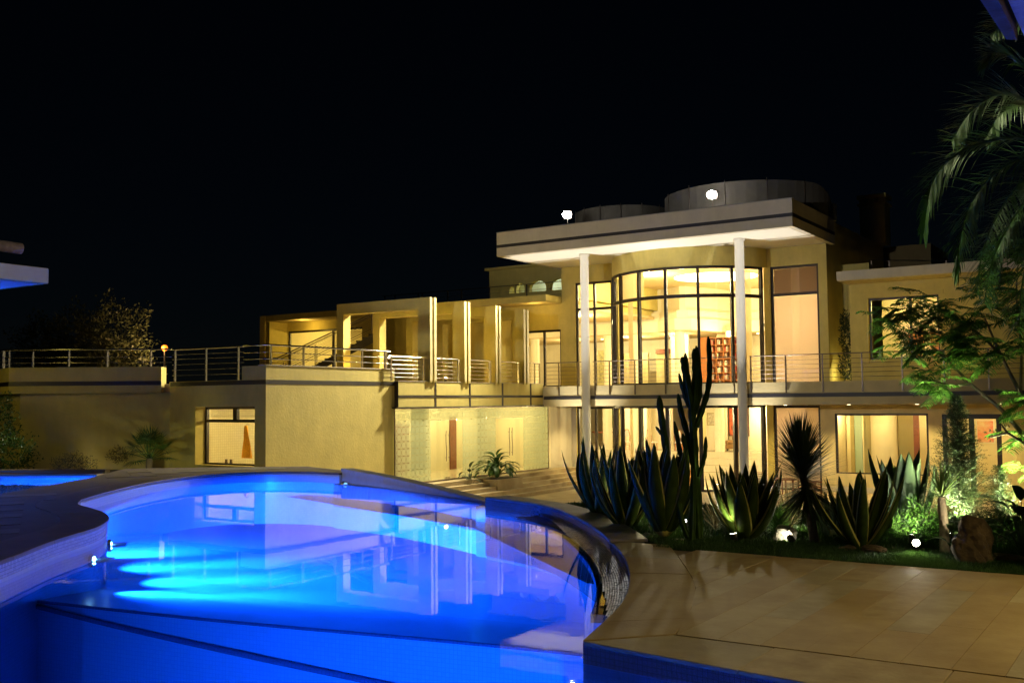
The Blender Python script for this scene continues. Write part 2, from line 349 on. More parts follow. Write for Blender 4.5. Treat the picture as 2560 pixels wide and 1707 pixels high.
nos = MB(); bl_ = [(-13.2,8.08,-.5),(-11.5,8.3,-.66),(-9.5,8.58,-.82),(-7.6,8.95,-.99),(-5.5,9.3,-1.15),(-4.2,9.45,-1.25)]
nos.tube(catmull(bl_, 4), 0.035, 6).tube([(x,y-.01,Zs-.012) for x,y in sh], 0.02, 6); nos.build('pool_ledge_nosing', NB, kind='structure')
# violet mosaic band under the patio coping and the left coping
bd = MB(); bd.wall(nearR, 0.012, 0.165); bd.build('waterline_tile_band', BAND, kind='structure')
bd = MB(); bd.wall(offset(leftedge, -0.004), 0.05, 0.235); bd.build('waterline_tile_band', tilemat('pale_waterline_mosaic', (0.40,0.46,0.5), (0.28,0.33,0.38), (0.10,0.11,0.12), 0.045), kind='structure')
# overflow trough beyond the infinity rim, black inner face of the round coping
tr_ = MB(); tr_.quadmesh([(x,y,-0.35) for x,y in [(-20.5,20.0),(-12,16.8),(-7,12.5),(-5.5,12.5),(-9,18),(-13,19.4),(-20.5,22)]], [list(range(7))])
tr_.wall(eedge, -1.0, 0.16)
tr_.build('overflow_trough', DARKT, kind='structure')
rimt = MB(); rimt.ribbon(rim, offset(rim, 0.14), -0.6, 0.02); rimt.build('infinity_rim', mat('grey_rim_stone', (0.20,0.18,0.15), 0.35, noise=.4, nscale=12, bump=.3, bscale=40), kind='structure')
# wet mosaic crescent that rises out of the water along the patio side
inner = []; outer = []; n = len(epool)
def rsmp(line, ds):
    P_ = np.array(line); dd = np.r_[0, np.cumsum(np.hypot(*np.diff(P_, axis=0).T))]; q = np.arange(0, dd[-1], ds); return [(np.interp(t, dd, P_[:,0]), np.interp(t, dd, P_[:,1])) for t in q]
cr = rsmp(epool, .028); ci_ = offset(cr, -1.0); nc = len(cr); V = []; F = []
for i in range(nc-1):
    t = i/(nc-1); wd = .36*max(0, sin(pi*min(1, max(0, (t-.02)/.94))))**.8; k = 0
    while k*.028 < wd:
        q0, q1 = k*.028+.002, k*.028+.0265; k += 1; tx, ty = random.gauss(0,.05), random.gauss(0,.05); o = len(V)
        for (a0,q,sa_,sb_) in ((i,q0,-1,-1),(i+1,q0,1,-1),(i+1,q1,1,1),(i,q1,-1,1)):
            px = cr[a0][0]+(ci_[a0][0]-cr[a0][0])*q; py = cr[a0][1]+(ci_[a0][1]-cr[a0][1])*q; V.append((px,py,.05-.16*q+.013*(sa_*tx+sb_*ty)))
        F.append((o,o+1,o+2,o+3))
WT = mat('wet_grey_mosaic_tile', (.62,.56,.44), .25, nscale=40, col2=(.36,.32,.25))
rawmesh('wet_mosaic_edge', V, F, WT, kind='stuff')
MB().ribbon(epool[:-14], offset(epool[:-14],-.38), -.12, -.035).build('mosaic_ledge', DARKT, kind='structure')
# stone copings, cut in pieces
def coping(name, inner, width, z0, z1, step, material, label=None, dz=None):
    root = bpy.data.objects.new(name, None); COL.objects.link(root); root['kind'] = 'structure'; root.location = (*inner[0], z0); WL[root.name] = Vector((*inner[0], z0))
    out = offset(inner, width); i = 0; n = len(inner)
    while i < n-1:
        j = min(n-1, i+step); e = 0.0025
        a = [np.array(p) for p in inner[i:j+1]]; b = [np.array(p) for p in out[i:j+1]]
        a[0] = a[0]+(a[1]-a[0])*e/np.linalg.norm(a[1]-a[0])*1; b[0] = b[0]+(b[1]-b[0])*e/np.linalg.norm(b[1]-b[0])
        MB().ribbon([tuple(p) for p in a], [tuple(p) for p in b], z0, z1 + random.uniform(-.002,.002)).build('coping_stone', material, root, bevel=0.008)
        i = j
    return root
coping('left_pool_coping', offset(leftedge, -0.03), 0.75, 0.235, 0.285, 4, COPE)
coping('back_pool_coping', offset(ring, -0.03), 0.75, 0.235, 0.285, 5, COPE)
coping('round_pool_coping', eedge[:16], 0.55, 0.16, 0.205, 4, COPEG)
bk = MB(); bk.ribbon(offset(ring,0.02), offset(ring,0.5), -1.2, 0.232); bk.build('pool_back_wall', PLW, kind='structure')
rw = MB(); rl = catmull([(-19.2,20.75),(-16.9,19.95),(-14.6,18.98),(-12.4,17.95)], 5); zt = [0.40-0.37*(i/(len(rl)-1))**1.1 for i in range(len(rl))]
rw.ribbon(rl, offset(rl, 0.35), -2.2, zt); rw.build('sloping_pool_wall', mat('grey_wall_render', (0.42,0.40,0.34), .7, noise=.2, nscale=3), kind='structure')
MB().box(-12.6,-12.0,17.75,18.6,-2.2,-0.02).build('pool_wall_footing', STONE, kind='structure')
MB().ribbon(offset(eedge[:16],0.03), offset(eedge[:16],0.5), -2.3, 0.155).build('pool_outer_wall', mat('dark_wall_render', (.10,.09,.08), .8), kind='structure')
# left deck with its slabs, second pool
dk = leftedge + ring[1:] ; dkin = offset(dk, 0.72)
outl = [(-22.3,22.6),(-24.6,21.0),(-26.6,19.35),(-24.1,16.5),(-21.5,12.5),(-18.3,7.4),(-15.6,3.2),(-14,0.5)]
dpoly = dkin + outl
dm = MB(); dm.prism(dpoly, -1.5, 0.272); deck = dm.build('left_deck', mat('deck_base_stone', (.12,.09,.06), .8, noise=.4, nscale=2), kind='structure')
DK = [mat('deck_stone_%s' % n, c, .7, nscale=2, col2=tuple(q*.65 for q in c), bump=.15, bscale=20) for n,c in (('brown',(.17,.135,.09)),('grey',(.20,.175,.13)),('dark',(.14,.105,.068)))]
def inpoly(x, y, P):
    c = False; j = len(P)-1
    for i in range(len(P)):
        if (P[i][1] > y) != (P[j][1] > y) and x < (P[j][0]-P[i][0])*(y-P[i][1])/(P[j][1]-P[i][1])+P[i][0]: c = not c
        j = i
    return c
ang = R(58); ca, sa = cos(ang), sin(ang)
for i in range(-8, 24):
    for j in range(-12, 40):
        L, W = 1.25, 0.62; u0 = j*L + (i%2)*.6; v0 = i*W
        cor = [(-18+(u0+a)*ca-(v0+b)*sa, 8+(u0+a)*sa+(v0+b)*ca) for a,b in ((.004,.004),(L-.004,.004),(L-.004,W-.004),(.004,W-.004))]
        if all(inpoly(x,y,dpoly) for x,y in cor): MB().prism(cor, 0.255, 0.28+random.uniform(-.002,.002)).build('deck_slab', random.choice(DK), deck)
p2 = [(-21.55,12.5),(-24.15,16.55),(-27.45,19.0),(-31.5,17.0),(-40,13),(-34,2),(-15.65,3.2),(-18.35,7.4)]
MB().quadmesh([(x,y,0.0) for x,y in p2], [list(range(8))]).build('pool_water', WATER, kind='structure')
b2 = MB(); b2.quadmesh([(x,y,-0.6) for x,y in p2], [list(range(8))]); b2.wall(p2+p2[:1], -0.7, 0.05); b2.build('second_pool_basin', POOLT, kind='structure')
sc_ = p2[2:5]; MB().ribbon(offset(sc_,0.0), offset(sc_,-0.5), -0.5, 0.10).build('second_pool_coping', COPE, kind='structure')
MB().ribbon(offset(sc_,-.5), offset(sc_,-.8), -0.5, 0.20).build('low_garden_kerb', JOINT, kind='structure')

# patio: base, arc coping and long stone planks
pin = eedge[15:]                                                     # from about e3 to the corner
arc = catmull([(-5.95,12.9),(-5.76,12.59),(-4.85,11.02),(-4.39,10.16),(-4.01,9.18),(-3.74,8.34),(-3.66,8.03)], 4)
patio_poly = [(-6.6,12.72)] + pin + nearR[1:] + [(6.5,12.62),(-6.0,12.62)]
pb = MB(); pb.prism(patio_poly, -1.3, 0.175); patio = pb.build('patio', JOINT, kind='structure')
# arc stones between the pool edge and the curved joint
def resample(line, k):
    P = np.array(line); dd = np.r_[0, np.cumsum(np.hypot(*np.diff(P, axis=0).T))]; s_ = np.linspace(0, dd[-1], k)
    return [(np.interp(q, dd, P[:,0]), np.interp(q, dd, P[:,1])) for q in s_]
ai = resample([(-6.55,12.85)]+[p for p in pin if p[1] < 12.75], 26); ao = resample(arc, 26); c0 = 0
for st in (6,5,7,4,3):
    a = [(p[0]-(-0.02), p[1]) if False else p for p in ai[c0:c0+st+1]]; b = ao[c0:c0+st+1]
    gap = lambda q: [tuple(np.array(q[0])+(np.array(q[1])-np.array(q[0]))*.012)] + q[1:]
    MB().ribbon(gap(a), gap(b), 0.165, 0.2+random.uniform(-.0015,.0015)).build('coping_stone', random.choice(STONES), patio, bevel=0.006); c0 += st
def arcx(y): P = np.array(arc)[::-1]; return float(np.interp(y, P[:,1], P[:,0]))
def nearY(x): return float(np.interp(x, [p[0] for p in nearR], [p[1] for p in nearR]))
xs = -4.19
while xs < 6.3:                                                       # straight coping along the near edge
    L = random.uniform(1.1, 1.7); x1 = min(xs+L, 6.4); e = .004
    MB().prism([(xs+e,nearY(xs)-.03),(x1-e,nearY(x1)-.03),(x1-e,7.98),(max(xs+e,-3.66),7.98)], 0.165, 0.2+random.uniform(-.0015,.0015)).build('coping_stone', random.choice(STONES), patio, bevel=0.006); xs = x1
def arcY(x): P = np.array(arc); o = np.argsort(P[:,0]); return float(np.interp(x, P[o,0], P[o,1], left=12.9, right=8.0))
cuts = {}
x = -5.78; ci = 0
while x < 6.3:
    x1 = x+0.357; y = max(8.0, 0); e = .0018
    lo0, lo1 = arcY(x), arcY(x1)
    js = [10.9 if ci % 2 == 0 else 9.5, 12.61] if ci % 5 else [11.6, 12.61]
    if ci % 3 == 1: js = [9.1, 11.3, 12.61]
    pl, pr = lo0, lo1
    for yj in js:
        if yj <= max(pl, pr)+.15: continue
        MB().prism([(x+e,pl+(.012 if pl != pr or pl < 8.1 else e)),(x1-e,pr+(.012 if pl != pr or pl < 8.1 else e)),(x1-e,yj-e),(x+e,yj-e)], 0.165, 0.2+random.uniform(-.0018,.0018)).build('paving_slab', random.choice(STONES), patio)
        pl = pr = yj
    x = x1; ci += 1
# lawn plateau behind the patio
lp = [(-6.05,12.62),(6.5,12.62),(14,12.62),(14,18.4),(-8.6,18.4),(-10.2,17.6)] + [p for p in offset(eedge[4:18],0.56)]
lw = MB(); lw.prism(lp, -2.5, 0.17); lawn = lw.build('lawn', TURF, kind='structure')
# grass blades
def blades(n, xr, yr, zf, hmin, hmax, test=None, wmin=.004, wmax=.008):
    X = rng.uniform(*xr, n); Y = rng.uniform(*yr, n)
    if test is not None: k = np.array([test(a,b) for a,b in zip(X,Y)]); X, Y = X[k], Y[k]; n = len(X)
    h = rng.uniform(hmin,hmax,n); az = rng.uniform(0,2*pi,n); wd = rng.uniform(wmin,wmax,n); ln = rng.normal(0,.35,n)*h; la = rng.uniform(0,2*pi,n)
    Z = np.full(n, zf); a = np.stack([X-np.cos(az)*wd, Y-np.sin(az)*wd, Z],1); b = np.stack([X+np.cos(az)*wd, Y+np.sin(az)*wd, Z],1)
    c = np.stack([X+np.cos(la)*ln, Y+np.sin(la)*ln, Z+h],1)
    V = np.stack([a,b,c],1).reshape(-1,3); return V, np.arange(n*3).reshape(-1,3)
def lawnok(x, y): return y > 12.6 and inpoly(x, y, lp)
V1,F1 = blades(70000, (-6.6,1.5), (12.6,14.0), 0.168, .03, .07, lawnok)
V2,F2 = blades(45000, (-10,1.5), (14.0,18.3), 0.168, .035, .08, lawnok, .006, .012)
rawmesh('grass', np.r_[V1,V2], np.r_[F1,F2+len(V1)], leafmat('grass_blade', (0.05,0.11,0.02), (0.03,0.07,0.012), rough=.5, trans=.3), kind='stuff')
# ================================================================== THE VILLA
villa = thing('villa', 'large two-storey cream villa with flat white canopy, curved glass bay and lit windows', 'house', (-20.3, 46.6, Tz))
Yw, Yf, Xe, Xb, Yb, Fl, Ce = 46.6, 43.2, -26.56, -26.76, 25.12, 2.9, 1.92
def P(name, m, *boxes, bevel=0, parent=villa):
    b = MB()
    for q in boxes: b.box(*q)
    return b.build(name, m, parent, bevel=bevel)
def frame_y(x0, x1, y, z0, z1, vs=(), hs=(), t=0.11, d=0.12):
    """window in a wall facing -Y: dark frame (a part) with its panes as sub-parts"""
    b = MB(); b.box(x0,x0+t,y,y+d,z0,z1); b.box(x1-t,x1,y,y+d,z0,z1); b.box(x0+t,x1-t,y,y+d,z1-t,z1); b.box(x0+t,x1-t,y,y+d,z0,z0+t*.6)
    xs = [x0+t] + [q for v in vs for q in (v-t/2, v+t/2)] + [x1-t]
    for v in vs: b.box(v-t/2,v+t/2,y,y+d,z0+t*.6,z1-t)
    zs = [z0+t*.6] + [q for h in hs for q in (h-t*.6, h+t*.6)] + [z1-t]
    for h in hs:
        for i in range(0,len(xs),2): b.box(xs[i],xs[i+1],y+.003,y+d-.003,h-t*.6,h+t*.6)
    fr = b.build('window', TRIM, villa)
    for i in range(0,len(xs),2):
        for j in range(0,len(zs),2):
            MB().box(xs[i]-.01,xs[i+1]+.01,y+d*.5-.004,y+d*.5+.004,zs[j]-.01,zs[j+1]+.01).build('pane', GLASS, fr)
    return fr
# --- main block: piers, headers and side walls (upper and ground floor)
P('wall', PLA, (-27.42,-26.62,Yw,Yw+.3,Tz,9.23)); P('wall', PLA, (-26.62,-24.45,Yw,Yw+.3,8.36,9.23)); P('wall', PLA, (-24.45,-24.1,Yw,Yw+.3,Tz,9.23))
P('wall', PLA, (-16.4,-16.09,Yw,Yw+.3,Tz,9.23)); P('wall', PLA, (-16.09,-13.82,Yw,Yw+.3,8.36,9.23)); P('wall', PLA, (-13.82,-13.43,Yw,Yw+.3,Fl,9.23))
P('wall', PLA, (-13.73,-13.43,Yw+.3,65,Fl,10.4)); P('wall', PLA, (-27.42,-27.12,Yw+.3,65,7.7,10.4))
P('wall', INT, (-41,-4,64,64.3,Tz,9.3)); P('roof_slab', PLW, (-27.12,-13.73,Yw+.65,65,9.3,10.4))
P('ceiling', CEI, (-27.12,-13.73,Yw+.3,64,9.0,9.225))
# --- bow: curved header, curb and floor edge
bc = (-20.25, 47.6); br_ = 4.1
def arcpts(rad, a0, a1, n): return [(bc[0]+rad*sin(R(a0+(a1-a0)*i/n)), bc[1]-rad*cos(R(a0+(a1-a0)*i/n))) for i in range(n+1)]
hd = MB(); hd.ribbon(arcpts(br_+.04,-76,76,40), arcpts(br_-.2,-76,76,40), 8.33, 9.225); o_ = hd.build('bay_header', PLA, villa)
for q in o_.data.polygons: q.use_smooth = False
def bow(z0, z1, hs, angles, t=0.13):
    b = MB()
    for a in angles:
        x, y = bc[0]+br_*sin(R(a)), bc[1]-br_*cos(R(a)); b.rbox((x,y,z0), t, .16, z1-z0, R(a))
    for z,h in [(z0,.08),(z1-.12,.12)]+[(h-.08,.16) for h in hs]:
        for a0,a1 in zip(angles[:-1], angles[1:]): b.ribbon(arcpts(br_+.05,a0,a1,4), arcpts(br_-.05,a0,a1,4), z, z+h)
    fr = b.build('bay_window', TRIM, villa); zz = [z0]+list(hs)+[z1]
    for a0,a1 in zip(angles[:-1], angles[1:]):
        for i in range(len(zz)-1): MB().ribbon(arcpts(br_+.006,a0,a1,4), arcpts(br_-.006,a0,a1,4), zz[i]+.06, zz[i+1]-.06).build('pane', GLASS, fr)
    return fr
bow(Fl, 8.33, [6.95], [-73,-58.5,-38,-17,3.5,24.5,46.5,70])
bow(Tz+.02, Ce, [], [-73,-58.5,-38.4,-17.2,3.5,24.6,47,69.5], t=0.18)
# --- balcony slab with dark stripe
slabpoly = [(Xe+.004,Yf),(14,Yf),(14,Yw+.29),(-27.4,Yw+.29),(-27.4,43.3)]
MB().prism(slabpoly, Ce, Fl).build('balcony_slab', mat('slab_plaster', (.62,.51,.27), .85, noise=.15, nscale=1.5, bump=.2, bscale=16), villa)
P('floor_slab', INT, (-41,-4,Yw+.31,64,Ce,Fl-.01))
P('stripe', NAVY, (-26.5,14,Yf-.008,Yf+.05,2.25,2.42))
# --- flat windows of the main block
frame_y(-26.62,-24.45,Yw+.1,Fl,8.36,[-25.53],[6.95]); frame_y(-26.62,-24.45,Yw+.1,Tz,Ce-.05,[-25.53],[])
fw = frame_y(-16.09,-13.82,Yw+.1,Fl,8.36,[],[7.03]); fg = frame_y(-16.09,-13.9,Yw+.1,Tz,Ce-.05,[],[])
MB().box(-15.98,-13.93,Yw+.24,Yw+.245,Fl+.05,6.95).build('roller_blind', BLIND, fw)
MB().box(-15.98,-13.93,Yw+.24,Yw+.245,7.1,8.25).build('roller_blind', BLINDU, fw)
MB().box(-15.98,-14.01,Yw+.24,Yw+.245,Tz+.1,Ce-.16).build('roller_blind', BLIND, fg)
# --- ground floor to the right: wall with picture window and double door
P('wall', PLG, (-13.9,-13.26,Yw,Yw+.3,Tz,Ce), (-13.26,-9.28,Yw,Yw+.3,1.5,Ce), (-13.26,-9.28,Yw,Yw+.3,Tz,-1.17), (-9.28,-8.73,Yw,Yw+.3,Tz,Ce), (-8.73,-6.43,Yw,Yw+.3,1.47,Ce), (-6.43,-5.9,Yw,Yw+.3,Tz,Ce))
MB().prism([(-5.9,Yw),(-5.9,Yw+.3),(-2.0,Yw+2.3),(14,Yw+2.3),(14,Yw+2),(-2.0,Yw+2)], Tz, Ce).build('wall', PLG, villa)
P('plinth', PLW, (-13.9,-8.75,Yw-.03,Yw-.002,Tz,-1.75))
frame_y(-13.26,-9.28,Yw+.06,-1.17,1.5,[],[],t=.09); dr = frame_y(-8.73,-6.43,Yw+.06,Tz,1.47,[-7.58],[],t=.2)
MB().box(-7.72,-7.69,Yw-.02,Yw+.0,-1.0,-.9).box(-7.72,-7.69,Yw-.05,Yw-.02,-1.1,-.55).build('handle', STEEL, dr)
# --- right wing upper floor
P('wall', PLA, (-12.45,-11.65,Yw,Yw+.3,Fl,7.28), (-11.65,-8.7,Yw,Yw+.3,6.6,7.28), (-11.65,-8.7,Yw,Yw+.3,Fl,3.88), (-8.7,8,Yw,Yw+.3,Fl,7.28))
P('niche_wall', PLA, (-13.43,-12.15,49,49.3,Fl,8.5), (-12.45,-12.15,Yw+.3,49,Fl,7.28))
frame_y(-11.65,-8.7,Yw+.18,3.88,6.6,[-9.9],[],t=.09)
P('eave', PLW, (-12.55,9,45,Yw-.001,7.30,7.7), (-12.55,9,Yw-.001,60,7.285,7.7)); P('eave_soffit', BUM, (-12.5,9,45.05,Yw-.01,7.27,7.296))
P('window_trim', PLA, (-11.85,-11.66,Yw-.05,Yw-.001,3.7,6.8), (-11.66,-8.5,Yw-.05,Yw-.001,6.61,6.8))
# --- canopy with stripe, drums on the roof
can = P('canopy', PLW, (-27.85,-13.2,41.14,47.25,9.45,10.4)); 
MB().box(-27.85,-13.2,41.14,47.25,9.24,9.449).build('soffit_slab', PLW, villa)
P('soffit', SOF, (-27.6,-13.45,41.4,47.0,9.232,9.2395))
P('stripe', NAVY, (-27.858,-13.192,41.132,41.18,9.65,9.80), (-13.24,-13.192,41.18,47.2,9.65,9.80), (-27.858,-27.81,41.18,47.2,9.65,9.80))
P('roof_edge', mat('zinc_flashing', (.3,.3,.3), .4, metal=.8), (-27.87,-13.18,41.12,41.3,10.402,10.43))
def drum(c, rad, a0, a1, z0, zt, n=28):
    L = [(c[0]+rad*sin(R(a0+(a1-a0)*i/n)), c[1]-rad*cos(R(a0+(a1-a0)*i/n))) for i in range(n+1)]
    I = [(c[0]+(rad-.08)*sin(R(a0+(a1-a0)*i/n)), c[1]-(rad-.08)*cos(R(a0+(a1-a0)*i/n))) for i in range(n+1)]
    d = MB().ribbon(L, I, z0, [zt(i/n) for i in range(n+1)]).build('curved_roof_screen', mat('grey_roof_membrane', (.115,.105,.09), .85, noise=.3, nscale=1), villa)
    for i in range(2, n, 4):
        MB().tube([(L[i][0],L[i][1]-.02,z0),(L[i][0],L[i][1]-.02,zt(i/n)+.1)], .022, 6).build('screen_post', DSTEEL, d)
drum((-17.1,46.6), 3.9, -88, 100, 10.4, lambda t: 11.78 - (0.9*max(0,(t-.82)/.18)**2))
drum((-23.9,47.0), 2.5, -85, 85, 10.4, lambda t: 11.785)
for cx in (-23.97,-16.17):
    MB().lathe([(.26,0),(.26,.1),(.205,.12),(.205,11.1),(.25,11.12),(.25,11.228)], (cx,Yf-.28,Tz), 28).build('column', SOF, villa)
# --- back tower with arches
tw = MB(); ty = 50.0; ar = [(-33.0,-32.62,.42),(-32.5,-31.9,.58),(-31.6,-30.45,.64),(-30.2,-29.05,.66)]
tw.box(-34.4,-29,ty,ty+.3,9.35,9.95); tw.box(-34.4,-29,ty,ty+.3,7.7,8.5)
xs = [-34.4]+[q for a in ar for q in a[:2]]+[-29]
for i in range(0,len(xs),2): tw.box(xs[i],xs[i+1],ty,ty+.3,8.5,9.35)
for x0,x1,h in ar:
    k = 10; cx, rx = (x0+x1)/2, (x1-x0)/2; v = []
    for i in range(k+1): v += [(cx-rx*cos(pi*i/k), 8.5+.18+ (h-.18)*sin(pi*i/k)), (cx-rx*cos(pi*i/k), 9.35)]
    vv = [(a,ty,b) for a,b in v]+[(a,ty+.3,b) for a,b in v]; q = len(v)
    tw.quadmesh(vv, [(2*i,2*i+2,2*i+3,2*i+1) for i in range(k)]+[(q+2*i,q+2*i+1,q+2*i+3,q+2*i+2) for i in range(k)]+[(2*i,q+2*i,q+2*i+2,2*i+2) for i in range(k)])
tower = tw.build('roof_lantern', PLA, villa)
MB().box(-34.6,-28.8,ty-.2,ty+6,9.952,10.1).build('lantern_roof', PLA, tower); MB().box(-34.4,-34.1,ty+.3,ty+6,7.7,9.95).build('lantern_wall', PLA, tower)
MB().box(-34.1,-29,ty+2.5,ty+2.7,7.7,9.95).build('lantern_wall', mat('pale_green_paint', (.6,.66,.55), .8), tower)
lamp('lantern_lamp', 'POINT', (-31.4,ty+1.3,9.2), 55, (0.92,1.0,0.78), size=0)
# --- left wing: lower block
P('wall', PLA, (Xb-.3,Xb,Yb,32.07,Tz,3.5)); P('stripe', TRIM, (Xb-.05,Xb+.010,Yb-.010,32.06,2.85,3.005), (-31.86,Xb-.05,Yb-.010,Yb+.05,2.85,3.005))
P('coping', PLW, (Xb-.36,Xb+.03,Yb-.03,32.07,3.502,3.53))
P('wall', PLA, (-30.43,-27.31,Yb,Yb+.3,2.07,3.0), (-27.31,Xb-.3,Yb,Yb+.6,Tz,3.5), (-27.97,-27.31,Yb,Yb+.3,3.0,3.5), (-31.9,-30.43,Yb,Yb+.6,Tz,3.0), (-30.43,-27.31,Yb,Yb+.6,Tz,-.03), (-31.9,-27.97,Yb+.0,Yb+.3,3.0,3.02))
ang_ = [(-31.86,Yb),(-36.1,21.75),(-46,25.2)]
MB().ribbon(ang_, offset(ang_,-.3), Tz, 2.62).build('wall', PLA, villa)
fas = offset(ang_, .45); fas[0] = (-31.86,Yb-.42)
MB().ribbon(fas, offset(fas,-.8), 2.62, 3.58).build('parapet', PLA, villa); MB().ribbon(offset(fas,.006), offset(fas,-.05), 2.9, 3.06).build('stripe', TRIM, villa)
# terrace floor of the upper level
MB().prism([(-46,25.4),(-36.1,22.2),(-31.8,25.4),(Xb-.3,25.4),(Xb-.3,32.07),(Xe-.1,32.07),(Xe-.1,43.2),(-27.42,43.4),(-27.42,46.6),(-60,46.6)], 2.63, 2.95).build('upper_terrace_floor', STONE, villa)
# bathroom behind the small window
win = frame_y(-30.43,-27.31,Yb+.45,-.03,2.07,[],[1.56],t=.09)
MB().box(-28.92,-28.72,Yb+.44,Yb+.58,1.6,2.0).build('mullion', TRIM, win)
for k in range(7): MB().box(-30.3,-28.95,Yb+.60,Yb+.62,1.68+k*.045,1.695+k*.045).build('blind_slat', PLW, win)
for k in range(7): MB().box(-28.7,-27.4,Yb+.60,Yb+.62,1.68+k*.045,1.695+k*.045).build('blind_slat', PLW, win)
BT = tilemat('cream_bathroom_tile', (.78,.72,.5), (.74,.68,.46), (.6,.54,.36), .1)
MB().wall([(-31.7,25.8),(-31.7,28.6),(-27.2,28.6),(-27.2,25.72)], -.3, 2.4, True).build('bathroom_wall', BT, villa); P('bathroom_floor', BT, (-31.7,-27.2,25.72,28.6,-.35,-.30)); P('bathroom_ceiling', INT, (-31.7,-27.2,25.72,28.6,2.4,2.45))
MB().box(-29.7,-29.5,28.55,28.59,.62,.78).build('wall_plate', STEEL, villa)
lamp('bathroom_lamp', 'POINT', (-27.7,28.2,2.15), 520, (1.0,.78,.36), size=0)
# entry box with grid of dark bands, glass front below
P('entry_parapet', PLA, (Xe-.5,Xe,32.07,43.19,1.97,3.03)); P('coping', PLW, (Xe-.53,Xe+.02,32.05,43.19,3.032,3.05))
eb = [(Xe-.3,Xe+.012,32.06,43.19,2.36,2.47),(Xe-.3,Xe+.05,31.9,44.0,1.93,1.99)]
for y in (34.45,36.95,39.55,42.0): eb += [(Xe-.3,Xe+.016,y,y+.12,2.471,3.028),(Xe-.3,Xe+.016,y,y+.12,1.991,2.359)]
P('dark_band', TRIM, *eb); P('entry_return', TRIM, (Xb-.1,Xe-.002,32.055,32.066,1.97,3.03))
# etched glass front
ET = glassmat('etched_glass', (0.93,0.98,0.93), 1.5, frost=0.4, fcol=(.62,.70,.55)); CL = glassmat('faint_green_glass', (.93,.97,.92))
t = ET.node_tree; N = t.nodes; Lk = t.links
gg = N.new('ShaderNodeNewGeometry'); sp = N.new('ShaderNodeSeparateXYZ'); Lk.new(gg.outputs['Position'], sp.inputs[0])
def mth(op, a, b=None, c=None):
    m_ = N.new('ShaderNodeMath'); m_.operation = op
    for i,q in enumerate((a,b,c)):
        if q is None: continue
        if isinstance(q,(int,float)): m_.inputs[i].default_value = q
        else: Lk.new(q, m_.inputs[i])
    return m_.outputs[0]
cu = mth('SUBTRACT', mth('FRACT', mth('MULTIPLY', sp.outputs[1], 3.4)), .5); cv = mth('SUBTRACT', mth('FRACT', mth('MULTIPLY', sp.outputs[2], 3.4)), .5)
rr_ = mth('SQRT', mth('ADD', mth('MULTIPLY', cu, cu), mth('MULTIPLY', cv, cv))); th_ = mth('ARCTAN2', cv, cu)
pet = mth('MULTIPLY', mth('ABSOLUTE', mth('COSINE', mth('MULTIPLY', th_, 4))), .44)
l1 = mth('LESS_THAN', mth('ABSOLUTE', mth('SUBTRACT', rr_, pet)), .030); l2 = mth('LESS_THAN', mth('ABSOLUTE', mth('SUBTRACT', rr_, .47)), .022)
l3 = mth('GREATER_THAN', mth('MAXIMUM', mth('ABSOLUTE', cu), mth('ABSOLUTE', cv)), .475)
ln = mth('MAXIMUM', mth('MAXIMUM', l1, l2), l3)
fac = mth('SUBTRACT', .52, mth('MULTIPLY', ln, .34)); Lk.new(fac, N['frostmix'].inputs[0])
gz0, gz1, dz1, Xg = -1.12, 1.93, 1.38, Xe-.09
glz = MB().box(Xg-.02,Xg+.02,31.93,43.8,gz1-.03,gz1+.02).box(Xg-.02,Xg+.02,31.93,43.8,gz0-.05,gz0+.01).box(Xg-.02,Xg+.02,31.92,31.96,gz0,gz1).box(Xg-.02,Xg+.02,43.78,43.82,gz0,gz1).build('glass_entrance', DSTEEL, villa)
def gp(y0,y1,z0,z1,m_): return MB().box(Xg-.006,Xg+.006,y0+.006,y1-.006,z0,z1).build('pane', m_, glz)
for y0,y1 in ((31.95,34.27),(36.56,39.16),(41.5,43.8)): gp(y0,y1,gz0+.02,gz1-.04,ET)
for y0,y1 in ((34.27,36.56),(39.16,41.5)):
    gp(y0,y1,dz1+.02,gz1-.04,ET); ym = (y0+y1)/2
    for a,b,sg in ((y0,ym,-1),(ym,y1,1)):
        gp(a,b,gz0+.02,dz1,CL)
        hp = [(Xg+.06, ym+sg*.12+.02*sin(k/10*2*pi), -.35+k*.13) for k in range(11)]
        MB().tube(hp, .017, 6).tube([(Xg,ym+sg*.12,-.2),(Xg+.06,ym+sg*.12,-.2)], .012, 5).tube([(Xg,ym+sg*.12,.75),(Xg+.06,ym+sg*.12,.75)], .012, 5).build('handle', DSTEEL, glz)
        MB().box(Xg-.03,Xg+.03,ym+sg*.1-.07,ym+sg*.1+.07,gz0+.02,gz0+.1).build('floor_lock', STEEL, glz)
for y in np.arange(32.6,43.6,1.15): MB().box(Xg+.007,Xg+.03,y-.03,y+.03,dz1+.02,dz1+.06).build('clamp', STEEL, glz)
